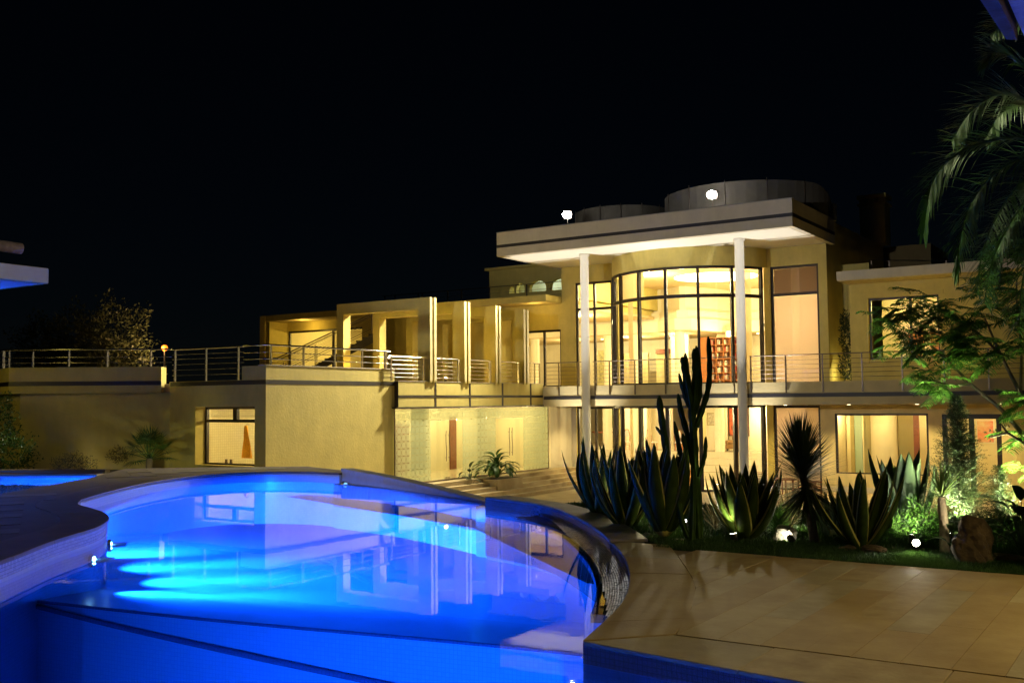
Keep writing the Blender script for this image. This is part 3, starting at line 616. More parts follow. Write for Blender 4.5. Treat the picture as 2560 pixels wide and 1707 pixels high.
# lobby behind it
P('lobby_floor', FLO, (-34,Xg-.03,31.9,44,gz0-.1,gz0)); P('lobby_ceiling', INT, (-34,Xg-.1,32.07,44,1.935,1.969)); P('lobby_wall', INT, (-34.2,-34,31.7,44,gz0,1.95), (-34,Xb-.3,31.75,31.95,gz0,1.95), (-34,Xg-.1,43.9,44.2,gz0,1.95))
P('lobby_partition', INT, (-30.6,-30.4,32.5,37.6,gz0,1.93), (-30.6,-30.4,39.0,43.0,gz0,1.93)); P('lobby_door', WOODR, (-30.39,-30.33,36.2,37.4,gz0,1.2), (-30.39,-30.33,40.6,41.1,gz0,1.5)); P('lobby_plinth', FLO, (-30.39,-30.2,32.6,36.1,gz0,-.75))
for y in (33.5,36.2,39,42): lamp('lobby_lamp', 'POINT', (-28.7,y,1.75), 170, (1.0,.76,.34), size=0)
P('base_wall', PLW, (Xb-.4,Xe-.12,31.9,44,Tz,gz0-.1))
# main-facade walls left of the pier, ground floor corner
P('wall', PLW, (-27.42,-26.9,43.85,Yw,Tz,Ce)); P('wall', PLW, (-26.9,-26.62,Yw-.002,Yw,Tz,Ce))
# steps in front of the glass
for k in range(5): P('step', STONE, (Xe-.2,-25.95+k*.38,31.5,45.6,Tz,gz0-.06-k*.17))
# --- upper left wing: wall, roof, window, doors
P('wall', PLA, (-48,-47.7,45.05,Yw+.3,2.95,7.3), (-47.7,-41.4,Yw,Yw+.3,6.76,7.3), (-41.4,-29.75,Yw,Yw+.3,2.95,7.3), (-29.75,-27.5,Yw,Yw+.3,5.97,7.3), (-27.5,-27.42,Yw,Yw+.3,2.95,7.3))
P('roof_slab', PLA, (-48.3,-27.424,45,Yw-.001,7.345,7.68), (-48.3,-27.424,Yw-.001,60,7.305,7.68)); P('eave_soffit', BUM, (-48.2,-27.5,45.08,Yw-.01,7.322,7.344))
P('wall', PLA, (-48.45,-48.0,44.95,45.05,2.95,7.67))
frame_y(-47.7,-41.4,Yw+.1,2.95,6.76,[-43.9],[]); frame_y(-29.75,-27.5,Yw+.1,2.95,5.97,[-28.6],[])
P('slit_window', TRIM, (-32.6,-32.4,Yw-.01,Yw+.02,3.4,5.6)); P('wall_projection', PLA, (-37.2,-33.6,44.6,Yw-.002,2.95,7.1)); P('wall_projection', PLA, (-31.4,-30.6,44.2,Yw-.002,2.95,6.9))
# pergola portals
for k,y in enumerate((34.04,36.5,38.95,41.36)):
    pg = MB().box(-31.76,-31.36,y,y+.46,2.95,6.6).box(-31.36,-27.13,y,y+.46,6.12,6.6).box(-27.13,-26.62,y,y+.46,2.95,6.6).box(-26.62,-26.48,y,y+.17,3.0,6.6).box(-26.62,-26.48,y+.29,y+.46,3.0,6.6).build('pergola_portal', PLA, villa)
    MB().box(-26.62,-26.56,y+.172,y+.288,3.05,6.58).build('groove', NAVY, pg)
    MB().box(-26.478,-26.47,y+.005,y+.165,3.06,6.595).box(-26.478,-26.47,y+.295,y+.455,3.06,6.595).build('fin_face', PLG, pg)
# external stair up to the roof
sd = Vector((3.2,2.7,0)).normalized(); s0 = Vector((-36.1,35.0,2.95)); nrm = Vector((-sd.y,sd.x,0)); run, rise, ns = .30, .172, 15
stair = thing('outdoor_stair', 'dark open-tread stair with steel handrail climbing behind the pergola', 'stair', tuple(s0))
for k in range(ns):
    c = s0+sd*(run*k)+nrm*.6; MB().rbox((c.x,c.y,2.95+rise*(k+1)-.05), .32, 1.2, .05, math.atan2(sd.y,sd.x)).build('tread', TRIM, stair)
for q in (0,1.2):
    a = s0+nrm*q; e = s0+sd*(run*ns)+nrm*q; vv = []
    MB().quadmesh([(a.x,a.y,2.95),(a.x,a.y,3.2),(e.x,e.y,2.95+rise*ns+.1),(e.x,e.y,2.95+rise*ns-.25),(a.x+nrm.x*.04,a.y+nrm.y*.04,2.95),(a.x+nrm.x*.04,a.y+nrm.y*.04,3.2),(e.x+nrm.x*.04,e.y+nrm.y*.04,2.95+rise*ns+.1),(e.x+nrm.x*.04,e.y+nrm.y*.04,2.95+rise*ns-.25)], [(0,3,2,1),(4,5,6,7),(0,1,5,4),(1,2,6,5),(2,3,7,6),(3,0,4,7)]).build('stringer', TRIM, stair)
    for h in (1.0,.8,.6,.4,.25):
        MB().tube([(a.x-sd.x*1.1,a.y-sd.y*1.1,3.2+h+.15),(a.x-sd.x*.3,a.y-sd.y*.3,3.2+h+.15),(e.x,e.y,2.95+rise*ns+h+.1)], .03 if h == 1.0 else .012, 6).build('handrail' if h == 1.0 else 'cable', DSTEEL, stair)
    for k in (0,5,10,14): c = a+sd*(run*k); MB().tube([(c.x,c.y,2.95+rise*k),(c.x,c.y,2.95+rise*k+1.2)], .022, 6).build('post', DSTEEL, stair)

# ---------------------------------------------------------------- interiors
def cyl(name, x, y, z0, z1, rad, m_=INT): return MB().lathe([(rad,0),(rad,z1-z0)], (x,y,z0), 24).build(name, m_, villa)
# upper hall: dropped bulkhead on round columns, back rooms
hp = [(-40.9,57.3),(-26.9,57.3),(-25.3,56.2),(-24.4,56.6),(-23.4,60.5),(-13.75,60.5)]
for dy,z0,z1 in ((0,6.35,7.05),(.22,7.06,7.55),(.5,7.56,9.0)): MB().ribbon(offset(hp,dy), offset(hp,dy+.3), z0, z1).build('bulkhead', INT, villa)
MB().ribbon(offset(hp,.02), [(-40.9,63.9),(-27,63.9),(-25.3,63.9),(-24.4,63.9),(-20,63.9),(-13.75,63.9)], 6.30, 6.349).build('dropped_ceiling', CEI, villa)
MB().ribbon(offset(hp,-.012), offset(hp,.02), 7.05, 7.062).build('shadow_gap', INT2, villa)
for x,y in ((-36,57.6),(-33.2,57.6),(-30.5,57.6),(-28.6,57.6),(-25.2,56.7),(-22.9,59.0),(-20.0,60.8),(-17,60.8)): cyl('hall_column', x, y, Fl, 6.3, .3)
P('hall_wall', INT, (-27.3,-26.1,60.0,60.2,Fl,6.3), (-24.6,-23.6,61,61.2,Fl,6.3)); P('hall_panel', INT2, (-33.5,-29.5,61.2,61.4,Fl,5.3), (-28.9,-27.4,61.2,61.4,Fl,5.5), (-26.0,-24.8,61.5,61.7,Fl,5.5)); P('hall_lintel', WOODR, (-28.9,-27.4,61.1,61.19,5.2,5.5)); P('hall_ceiling', CEI, (-41,-27.12,Yw+.3,57.3,7.15,7.3)); P('hall_end_wall', INT, (-41,-40.8,Yw+.3,64,Fl,7.3)); P('hall_floor', FLO, (-41,-13.75,Yw+.31,64,Fl-.009,Fl+.004))
MB().prism(arcpts(br_-.05,-76,76,24), Fl-.02, Fl+.003).build('bay_floor', FLO, villa); MB().prism(arcpts(br_-.21,-76,76,24), 9.0, 9.22).build('bay_ceiling', CEI, villa)
P('air_vent', TRIM, (-21.6,-20.6,60.46,60.49,6.6,6.8))
CUR = glassmat('cream_sheer_curtain', (.95,.85,.6), 1.02, frost=.72, fcol=(.80,.66,.40))
def curtain(a0, a1, z0, z1, rad=3.72, n=90):
    L_ = [(bc[0]+(rad+.035*sin(k*1.55))*sin(R(a0+(a1-a0)*k/n)), bc[1]-(rad+.035*sin(k*1.55))*cos(R(a0+(a1-a0)*k/n))) for k in range(n+1)]
    MB().wall(L_, z0, z1).build('curtain', CUR, villa)
curtain(-66,-18,7.02,8.28,n=170); curtain(-37,-31,Fl+.02,6.9,n=24); curtain(-66,-60,Fl+.02,6.9,n=24); curtain(58,66,Fl+.02,8.2,n=30); curtain(-37,-33,Tz+.02,Ce-.1,n=18); curtain(-16,-13,Tz+.02,Ce-.1,n=14)
DG = emit('ceiling_spot_glow', (1,.88,.6), 14)
for x,y,z in ((-23.6,49.2,8.99),(-17,49.2,8.99),(-22.2,46.3,8.99),(-18.6,46.3,8.99),(-16,57,8.99),(-30,60.5,6.29),(-27.5,60.5,6.29),(-22.2,61.8,6.29),(-19,62,6.29),(-32.5,60.5,6.29),(-24,48.4,Ce-.065),(-19.5,48.4,Ce-.065),(-16.4,48.6,Ce-.065),(-28.4,50,Ce-.065),(-11.6,48.4,Ce-.065),(-7.4,48.8,Ce-.065)):
    MB().lathe([(.085,-.012),(.085,.0)], (x,y,z), 12).build('ceiling_spot', DG, villa)
OV = emit('cove_light_glow', (1.0,.86,.55), 6.0)
MB().prism([(-21.6+2.3*cos(2*pi*k/32), 53.6+2.2*sin(2*pi*k/32)) for k in range(32)], 8.96, 8.995).build('oval_ceiling_light', OV, villa)
for x,y,z,e in ((-24,50.5,8.2,520),(-18,50.5,8.2,520),(-20.2,46.2,7.9,260),(-18,56.5,8.2,420),(-29.5,52,6.7,420),(-36,51,6.4,260),(-30,60,5.9,260),(-26.5,59,5.9,160),(-18,62,5.9,240),(-22.5,58,6.0,160),(-34.5,60,5.9,160)): lamp('hall_lamp', 'POINT', (x,y,z), e*2.1, (1.0,.83,.44), size=0)
lamp('loggia_room_lamp', 'POINT', (-45,49.5,6.3), 420, (1.0,.70,.16), size=0)
P('loggia_room', INT, (-48,-47.8,Yw+.3,58,2.95,7.3), (-41.0,-40.81,Yw+.3,50,2.95,7.3)); P('loggia_ceiling', INT, (-48,-41,Yw+.3,58,7.1,7.3)); P('loggia_wall', INT, (-48,-41,54,54.2,2.95,7.1)); P('loggia_panel', INT2, (-45.5,-42.3,53.8,53.98,2.95,6.2)); P('loggia_post', TRIM, (-44.3,-44.1,50,50.2,2.95,6.4), (-42.2,-42.0,50,50.2,2.95,6.4), (-44.3,-42.0,50,50.2,6.2,6.4))
# ground lounge
P('lounge_floor', FLO, (-40,-4,Yw+.3,64,Tz-.3,Tz+.01)); P('lounge_ceiling', CEI, (-40,-4,Yw+.31,64,Ce-.06,Ce-.004)); MB().prism(arcpts(br_-.05,-76,76,24), Tz-.2, Tz+.008).build('bay_floor', FLO, villa)
P('lounge_wall', INT, (-34.2,-34,44.2,64,Tz,Ce), (-14.7,-14.55,Yw+.3,64,Tz,Ce), (-30.5,-27.6,57,57.2,Tz,Ce), (-26.4,-25.2,54.5,54.7,Tz,Ce), (-22.6,-21.4,54.2,54.4,Tz,Ce), (-21.4,-14.7,54.6,54.8,Tz,Ce)); P('lounge_panel', INT2, (-27.5,-26.4,57.8,58,Tz,1.7), (-25.2,-22.8,57.8,58,Tz,1.6))
for k in range(4): P('lounge_step', FLO, (-34,-14.75,51.2+k*.36,64,Tz+.012+k*.34,Tz+.011+(k+1)*.34))
for x,y in ((-30.3,52.6),(-28.1,52.8),(-26.2,52.6),(-24.3,52.9),(-21.2,52.7),(-18.0,52.7)): cyl('lounge_column', x, y, Tz, Ce-.06, .27)
for x,y,e in ((-26,49.5,62),(-22.6,48,62),(-18,48,62),(-20.3,45.6,45),(-16.5,49.3,55),(-29,54.8,60),(-23.9,56,40),(-19.3,53.7,45),(-16.2,52.4,40),(-31,50,70),(-26.8,55.8,40)): lamp('lounge_lamp', 'POINT', (x,y,1.5), e*5.8, (1.0,.82,.42), size=0)
# room on the ground floor right and upper right
P('parlour_wall', INT, (-14.5,-4,53,53.2,Tz,Ce), (-4.2,-4,Yw+2.3,53,Tz,Ce), (-9.35,-9.25,49.5,53,Tz,Ce)); P('parlour_panel', INT2, (-13.5,-13.32,50.0,50.4,Tz,Ce-.1), (-12.95,-12.6,50.3,50.5,Tz,Ce-.1), (-11.6,-10.6,50.5,50.7,Tz,Ce-.1)); P('parlour_door', WOODR, (-10.6,-10.35,49.9,50.0,Tz,1.6)); cyl('parlour_column', -12.0, 50.3, Tz, Ce-.06, .6); P('pale_blue_panel', mat('pale_blue_paint', (.40,.55,.48), .7), (-13.3,-12.96,50.0,50.1,Tz,1.7)); P('red_bench', mat('red_lacquer', (.5,.03,.02), .4), (-10.3,-9.5,51.5,52,Tz,-1.0))
for x,y,e in ((-13.8,48.2,45),(-11.2,48.2,45),(-7.6,48.6,60),(-10,51.8,35),(-13.9,51.8,50),(-6.5,51,40)): lamp('parlour_lamp', 'POINT', (x,y,1.5), e*3.6, (1.0,.74,.28), size=0)
P('study_wall', INT, (-12.1,-4,51,51.2,Fl,7.28), (-4.2,-4,Yw+.3,51,Fl,7.28)); P('study_ceiling', INT, (-12.1,-4,Yw+.3,51,6.9,7.28)); P('study_floor', FLO, (-12.15,-4,Yw+.31,51,Fl-.01,Fl+.02)); P('study_door', WOODO, (-9.9,-9.2,50.9,50.99,Fl,5.3), (-10.9,-10.2,50.9,50.99,Fl,5.3))
lamp('study_lamp', 'POINT', (-10.5,48.6,6.4), 330, (1.0,.78,.25), size=0); lamp('blind_room_lamp', 'POINT', (-14.9,48.6,5.8), 760, (1.0,.84,.55), size=0); lamp('blind_room_lamp', 'POINT', (-15.4,48.6,.6), 280, (1.0,.78,.45), size=0)
# recessed downlights under the balcony slab
for x in (-25.3,-22.5,-18.3,-15.0,-12.2,-9.4,-6.2,-3): 
    MB().lathe([(.07,0),(.07,.02)], (x,45.1,Ce-.022), 12).build('downlight', emit('downlight_glow', (1,.8,.45), 8), villa)
    lamp('downlight_lamp', 'SPOT', (x,45.1,Ce-.06), 480, (1,.74,.30), (x,45.3,-2), .05, 120, .8)
# roof clutter: air conditioner, chimney, low roof wall
AC = thing('air_conditioner', 'pale louvred air conditioning unit on the roof behind the canopy corner', 'air conditioner', (-13.75,48.2,10.4))
MB().box(-14.1,-13.4,48.0,48.4,10.55,11.3).build('casing', PLW, AC); MB().box(-14.05,-13.95,48.0,48.4,10.4,10.55).box(-13.55,-13.45,48.0,48.4,10.4,10.55).build('foot', DSTEEL, AC)
for k in range(8): MB().box(-14.05,-13.45,47.985,47.999,10.6+k*.085,10.64+k*.085).build('louvre', STEEL, AC)
ch = MB().box(-14.3,-13.0,56,57.2,10.4,12.5).box(-14.4,-12.9,55.9,57.3,12.5,12.6).box(-14.3,-14.0,56,56.3,12.6,12.85).box(-13.3,-13.0,56,56.3,12.6,12.85).box(-13.85,-13.5,56,56.3,12.6,12.85).box(-14.4,-12.9,55.9,57.3,12.85,13.05).build('chimney', PLA, villa)
P('roof_block', mat('brown_roof_render', (.16,.12,.05), .9, noise=.2), (-16.0,-11,57.3,62,7.7,10.35)); 
# ================================================================== RAILINGS
def railing(label, line, z0, ztop, posts, cables, zpost=None, m_=STEEL, mp=STEEL, rr=.028, cr=.011, cat='railing', ends=True):
    """line: plan polyline; posts: list of plan points"""
    t_ = thing('railing', label, cat, (line[0][0], line[0][1], z0))
    MB().tube([(x,y,ztop) for x,y in line], rr, 8).build('handrail', m_, t_)
    for h in cables: MB().tube([(x,y,h) for x,y in line], cr, 5).build('cable', m_, t_)
    zp = zpost if zpost is not None else z0
    for x,y in posts: MB().box(x-.026,x-.006,y-.03,y+.03,zp,ztop).box(x+.006,x+.026,y-.03,y+.03,zp,ztop).box(x-.03,x+.03,y-.03,y+.03,zp,zp+.03).build('post', mp, t_)
    return t_
c5 = [3.07+k*.19 for k in range(5)]
for a,b,xs,lab in ((-26.4,-24.3,(-25.6,-24.55),'short steel cable railing on the balcony left of the left white column'),
               (-23.7,-16.5,(-23.6,-22.81,-21.48,-19.93,-18.3,-16.62),'steel cable railing along the balcony between the two white columns'),
               (-15.9,6.5,(-15.85,-14.3,-12.72,-11.1,-9.52,-7.93,-6.33,-4.73,-3.1,-1.5,.1,1.7,3.3),'dark cable railing along the balcony right of the right white column')):
    railing(lab, [(a,Yf-.05),(b,Yf-.05)], Fl, 4.05, [(x,Yf-.05) for x in xs], c5, 2.45, DSTEEL, DSTEEL, .024)
railing('steel railing turning the corner beside the last pergola fin', [(Xe-.1,41.9),(Xe-.1,43.1)], 3.05, 4.03, [(Xe-.1,42.0),(Xe-.1,42.6),(Xe-.1,43.05)], [3.2+k*.17 for k in range(5)])
for i,(a,b,w_) in enumerate(((31.6,33.95,'left of the first pergola fin'),(34.6,36.42,'between the first and second pergola fins'),(37.05,38.85,'between the second and third pergola fins'),(39.5,41.28,'between the third and fourth pergola fins'))):
    railing('chrome railing panel '+w_, [(Xe-.08,a),(Xe-.08,b)], 3.05, 4.03, [(Xe-.08,b-.18),(Xe-.08,b-.08)]+([(Xe-.08,a+.12)] if i == 0 else []), [3.2+k*.17 for k in range(5)], rr=.032)
railing('chrome railing on the parapet above the blank yellow wall', [(Xb-.16,31.95),(Xb-.16,25.3),(-28.0,25.22)], 3.53, 4.24, [(Xb-.16,31.65),(Xb-.16,31.75),(Xb-.16,30.3),(Xb-.16,28.75),(Xb-.16,27.1),(Xb-.16,25.5)], [3.75,3.98], rr=.034, cr=.016)
railing('chrome railing above the bathroom window wall', [(-28.0,25.22),(-31.6,25.0)], 3.02, 4.22, [(-28.25,25.2),(-29.85,25.1),(-31.45,25.0)], [3.25,3.45,3.65,3.85,4.02], rr=.034)
dd_ = [(-31.6,24.95),(-33.6,23.35),(-36.3,21.25),(-36.9,21.4)]
railing('chrome railing over the angled left parapet', dd_, 3.58, 4.24, [(-32.2,24.5),(-33.4,23.5),(-34.5,22.65),(-35.5,21.85),(-36.2,21.35),(-36.6,21.35)], [3.75,3.95], rr=.034, cr=.015)
railing('chrome railing at the far left edge of the upper terrace', [(-37.0,21.9),(-46,25.4)], 3.6, 4.3, [(-38.5,22.5),(-40.5,23.3),(-42.5,24.1),(-44.5,24.9)], [3.75,3.9,4.05], rr=.03)
railing('thin dark railing on the roof above the pergola', [(-41,48),(-28,48)], 7.68, 8.7, [(-40.8,48),(-40,48),(-38.2,48),(-37.9,48),(-36,48),(-35,48),(-33,48),(-30.5,48)], [8.0,8.35], m_=DSTEEL, mp=DSTEEL, rr=.022)
railing('thin dark railing on the right-hand roof beside the chimney', [(-12.4,50),(-9.4,52.5),(-4,52.5)], 7.7, 8.75, [(-12.3,50.1),(-11.6,50.6),(-9.4,52.5),(-6.8,52.5)], [8.0,8.35], m_=STEEL, mp=DSTEEL, rr=.022)

# ================================================================== LAMPS ON THE HOUSE
def floodlight(x, y, z, label, power, tgt, spot):
    t_ = thing('floodlight', label, 'floodlight', (x,y,10.43), 'floodlights on the canopy roof')
    MB().tube([(x,y,10.43),(x,y,z-.15)], .03, 8).build('pole', DSTEEL, t_)
    MB().box(x-.22,x+.22,y-.02,y+.14,z-.17,z+.17).build('housing', DSTEEL, t_)
    MB().lathe([(.02,-.17),(.12,-.15),(.2,-.06),(.21,0),(.2,.06),(.12,.15),(.02,.17)], (x,y-.06,z), 16).build('lamp_lens', emit('flood_glow', (1,.97,.92), 220), t_)
    lamp('flood_lamp', 'SPOT', (x,y-.30,z), power, (1.0,.88,.58), tgt, .3, spot, .8)
floodlight(-24.19,41.75,10.98,'glaring floodlight at the left of the canopy roof',38000,(-28.5,30,-1),74)
floodlight(-16.9,41.75,11.07,'glaring floodlight near the middle of the canopy roof, by the curved screen',2000,(-8,16,-2),150)
for x,w_ in ((-23.97,'left'),(-16.17,'right')):
    t_ = thing('column_uplight', 'small uplight on the terrace at the foot of the %s white column' % w_, 'spotlight', (x,42.4,Tz))
    MB().lathe([(.09,0),(.09,.12),(.075,.13)], (x,42.35,Tz), 14).build('body', DSTEEL, t_); MB().lathe([(.07,0),(.07,.012)], (x,42.35,Tz+.131), 14).build('lens', emit('uplight_glow', (1,.95,.86), 40), t_)
    lamp('uplight_lamp', 'SPOT', (x,42.4,Tz+.2), 5200, (1,.95,.84), (x,42.62,9), .04, 64, .8)
for x,y,z,w_ in ((-30.75,34.25,2.95,'beside the first pergola leg'),(-28.2,37.4,2.95,'inside the pergola behind the railing')):
    t_ = thing('terrace_uplight', 'small warm uplight on the upper terrace floor '+w_, 'spotlight', (x,y,z))
    MB().lathe([(.06,0),(.06,.3),(.05,.31)], (x,y,z), 12).build('body', DSTEEL, t_); MB().lathe([(.05,0),(.03,.05)], (x,y,z+.312), 12).build('lens', emit('terrace_glow', (1,.75,.35), 30), t_)
    lamp('terrace_lamp', 'POINT', (x,y,z+.5), 60, (1,.64,.14), size=.05)
lamp('pergola_lamp', 'POINT', (-33.5,43.6,6.4), 80, (1,.64,.14), size=0); lamp('loggia_lamp', 'POINT', (-45.3,45.6,6.9), 55, (1,.66,.14), size=0)
lamp('niche_lamp', 'POINT', (-12.9,47.3,3.3), 22, (1,.86,.35), size=0)
lamp('balcony_wall_lamp', 'POINT', (-9.0,43.9,5.4), 34, (1,.68,.16), size=0); lamp('balcony_wall_lamp', 'POINT', (-28.4,45.4,6.9), 30, (1,.66,.16), size=0)
sl = thing('street_lamp', 'orange glowing street lamp on a post beyond the upper terrace', 'street lamp', (-57.7,45,-2.3))
MB().tube([(-57.7,45,-2.3),(-57.7,45,5.8)], [.09,.05], 8).build('post', DSTEEL, sl); MB().lathe([(.04,0),(.16,.09),(.21,.22),(.15,.37),(.04,.42)], (-57.7,45,5.8), 16).build('globe', emit('sodium_glow', (1,.20,.012), 2.6), sl)
lamp('street_lamp_light', 'POINT', (-57.7,44.4,6.0), 420, (1,.62,.25), size=.2)

gp_ = thing('patio_lamp', 'warm lamp on a post beside the patio, right of the picture', 'lamp', (2.6,10.6,.2))
MB().tube([(2.6,10.6,.2),(2.6,10.6,3.6)], .03, 8).build('post', DSTEEL, gp_); MB().lathe([(.04,0),(.12,.05),(.13,.2),(.05,.28)], (2.6,10.6,3.6), 16).build('shade', emit('patio_lamp_glow', (1,.75,.35), 2), gp_)
lamp('patio_lamp_light', 'SPOT', (2.45,10.5,3.5), 760, (1,.78,.36), (-1.6,9.0,.2), .12, 104, .7)
gl_ = thing('garden_lamp_post', 'yellow garden lamp on a post beyond the left edge of the picture', 'lamp', (-34.5,13.5,-.22))
MB().tube([(-34.5,13.5,-.22),(-34.5,13.5,4.6)], .04, 8).build('post', DSTEEL, gl_); MB().lathe([(.05,0),(.16,.08),(.18,.26),(.06,.36)], (-34.5,13.5,4.6), 16).build('globe', emit('garden_globe_glow', (1,.8,.35), 8), gl_)
lamp('garden_lamp_light', 'POINT', (-34.3,14.0,4.4), 260, (1,.80,.13), size=1.2)
rf = thing('floodlight_mast', 'white floodlight on a mast behind the camera, aimed at the canopy', 'floodlight', (-15,-5,.2))
MB().tube([(-15,-5,.2),(-15,-5,5.0)], .05, 8).build('mast', DSTEEL, rf); MB().box(-15.2,-14.8,-5.1,-4.9,5.0,5.3).build('housing', DSTEEL, rf); MB().box(-15.17,-14.83,-4.899,-4.89,5.03,5.27).build('lens', emit('rear_flood_glow', (1,.97,.9), 60), rf)
lamp('rear_flood_lamp', 'SPOT', (-15,-4.8,5.15), 13000, (1,.96,.88), (-19,43,9.3), .1, 40, .8)
# ================================================================== FURNITURE
def armchair_wood(x, y, z, rz, label):
    t_ = thing('garden_chair', label, 'chair', (x,y,z), 'wooden garden chairs on the terrace'); M_ = Matrix.Translation((x,y,z)) @ Matrix.Rotation(rz,4,'Z')
    def bar(name, a, b, rad=.022): MB().tube([M_@Vector(a), M_@Vector(b)], rad, 6).build(name, WOODR, t_)
    for sx in (-.25,.25): bar('leg', (sx,-.25,0), (sx,-.25,.62)); bar('leg', (sx,.2,0), (sx,.2,.42)); bar('back_post', (sx,.2,.4), (sx,.42,1.08)); bar('armrest', (sx,-.3,.62), (sx,.3,.64), .028)
    for k in range(6): bar('seat_slat', (-.25,-.25+k*.09,.42), (.25,-.25+k*.09,.42), .02)
    for k in range(8): bar('back_slat', (-.25,.22+k*.027,.48+k*.075), (.25,.22+k*.027,.48+k*.075), .017)
armchair_wood(-15.75,43.6,Tz,R(200),'reddish slatted garden chair left of the terrace table'); armchair_wood(-13.5,43.9,Tz,R(80),'reddish slatted garden chair right of the terrace table, half behind the yucca')
tb = thing('garden_table', 'low reddish wooden terrace table between two slatted chairs', 'table', (-14.6,43.7,Tz))
for k in range(7): MB().box(-15.1,-14.1,43.25+k*.13,43.36+k*.13,Tz+.7,Tz+.74).build('table_slat', WOODR, tb)
for x in (-15.05,-14.2):
    for y in (43.3,44.05): MB().box(x,x+.06,y,y+.06,Tz,Tz+.7).build('leg', WOODR, tb)
for k in range(4): MB().box(-14.95+k*.15,-14.91+k*.15,43.3,43.33,Tz+.1,Tz+.7).build('side_slat', WOODR, tb)
def dining_chair(x, y, z, rz, label):
    t_ = thing('dining_chair', label, 'chair', (x,y,z), 'dining chairs in the lounge'); M_ = Matrix.Translation((x,y,z)) @ Matrix.Rotation(rz,4,'Z'); q = lambda *a: M_@Vector(a)
    MB().tube([q(-.2,.2,.45),q(-.22,.22,.8),q(-.12,.26,1.12),q(0,.27,1.17),q(.12,.26,1.12),q(.22,.22,.8),q(.2,.2,.45)], .025, 6).build('back_frame', WOODO, t_)
    MB().quadmesh([q(-.16,.235,.75),q(.16,.235,.75),q(.1,.255,1.1),q(-.1,.255,1.1),q(-.16,.215,.75),q(.16,.215,.75),q(.1,.235,1.1),q(-.1,.235,1.1)], [(0,1,2,3),(7,6,5,4),(0,4,5,1),(1,5,6,2),(2,6,7,3),(3,7,4,0)]).build('back_pad', SOF, t_)
    MB().rbox(q(0,0,.42), .46, .44, .07, rz).build('seat', SOF, t_)
    for a in (-.19,.19):
        for b in (-.18,.18): MB().tube([q(a,b,0),q(a,b,.42)], .022, 6).build('leg', WOODO, t_)
dining_chair(-25.2,52.7,-.62,R(150),'wooden dining chair with pale oval back seen left of the tall cactus'); dining_chair(-23.6,52.7,-.62,R(200),'wooden dining chair with pale back seen behind the cactus arms'); dining_chair(-26.9,52.6,-.62,R(240),'dark dining chair with curved back near the left lounge column')
def sofa(x, y, z, w_, rz, m_, label, group='sofas in the lounge'):
    t_ = thing('sofa', label, 'sofa', (x,y,z), group); M_ = Matrix.Translation((x,y,z)) @ Matrix.Rotation(rz,4,'Z'); q = lambda *a: M_@Vector(a)
    MB().rbox(q(0,0,.12), w_, .85, .25, rz).build('base', m_, t_, bevel=.04); MB().rbox(q(0,.35,.37), w_, .2, .45, rz).build('backrest', m_, t_, bevel=.05)
    for s_ in (-1,1): MB().rbox(q(s_*(w_/2-.1),0,.37), .2, .85, .22, rz).build('armrest', m_, t_, bevel=.04)
    for k in range(2): MB().rbox(q((k-.5)*(w_-.42)/2,-.08,.372), (w_-.44)/2, .62, .13, rz).build('cushion', m_, t_, bevel=.04)
    for a in (-1,1):
        for b in (-1,1): MB().rbox(q(a*(w_/2-.08),b*.34,0), .06, .06, .12, rz).build('foot', TRIM, t_)
CUS = mat('orange_cushion', (.62,.33,.10), .8, noise=.1); TAN = mat('tan_leather', (.30,.17,.06), .5, noise=.2)
sofa(-20.6,46.2,Tz,1.5,R(20),CUS,'orange cushioned seat inside the bay behind the cactus'); sofa(-20.6,53.6,-.62,.9,R(-10),TAN,'tan armchair under the red painting'); sofa(-26.9,50.0,Tz,1.6,R(180),mat('red_fabric',(.4,.04,.02),.8),'red sofa inside the left ground-floor window')
def picture(label, x0, x1, y, z0, z1, fm, pm, cat='painting'):
    t_ = thing('framed_picture', label, cat, ((x0+x1)/2,y,z0)); e = .05
    MB().box(x0,x1,y-.05,y-.02,z0,z0+e).box(x0,x1,y-.05,y-.02,z1-e,z1).box(x0,x0+e,y-.05,y-.02,z0+e,z1-e).box(x1-e,x1,y-.05,y-.02,z0+e,z1-e).build('frame', fm, t_)
    MB().box(x0+e,x1-e,y-.035,y-.018,z0+e,z1-e).build('canvas', pm, t_)
def art(name, c1, c2, sc, p0=.42, p1=.58):
    M_ = mat(name, c1, .6, nscale=sc, col2=c2); return M_
picture('tall red and black abstract painting in the lounge', -21.4,-20.2,54.58,.15,1.75, TRIM, art('red_black_abstract', (.85,.16,.05), (.03,.01,.01), 1.6))
picture('small framed sketch on the lounge wall beside the red painting', -22.5,-21.9,54.18,.75,1.45, INT2, art('pale_sketch', (.75,.68,.48), (.35,.30,.2), 9))
picture('green and brown picture above the console in the left lounge', -30.4,-29.6,56.98,.5,1.7, TRIM, art('green_brown_abstract', (.12,.30,.06), (.16,.05,.02), 3))
picture('red and white framed print seen through the double door', -8.4,-7.6,52.98,.0,1.1, SOF, art('red_white_print', (.7,.05,.03), (.75,.6,.4), 1.4))
picture('olive woven wall hanging in the upper hall', -33.2,-31.4,61.18,3.3,5.6, INT2, art('olive_weave', (.42,.36,.12), (.10,.09,.03), 6), 'wall hanging')
cs = thing('console_table', 'dark curved console table in the left lounge', 'table', (-30,56.4,-.62))
MB().box(-31,-29,56.2,56.7,.2,.27).build('top', WOODR, cs)
for x in (-30.9,-29.15): MB().tube([(x,56.4,-.62),(x+.1,56.4,-.2),(x-.02,56.4,.2)], .04, 6).build('leg', WOODR, cs)
bkc = thing('bookcase', 'orange wooden bookcase with cube shelves in the upper hall', 'bookcase', (-23,58.1,Fl))
bx0, bx1, by = -23.9, -22.1, 58.0
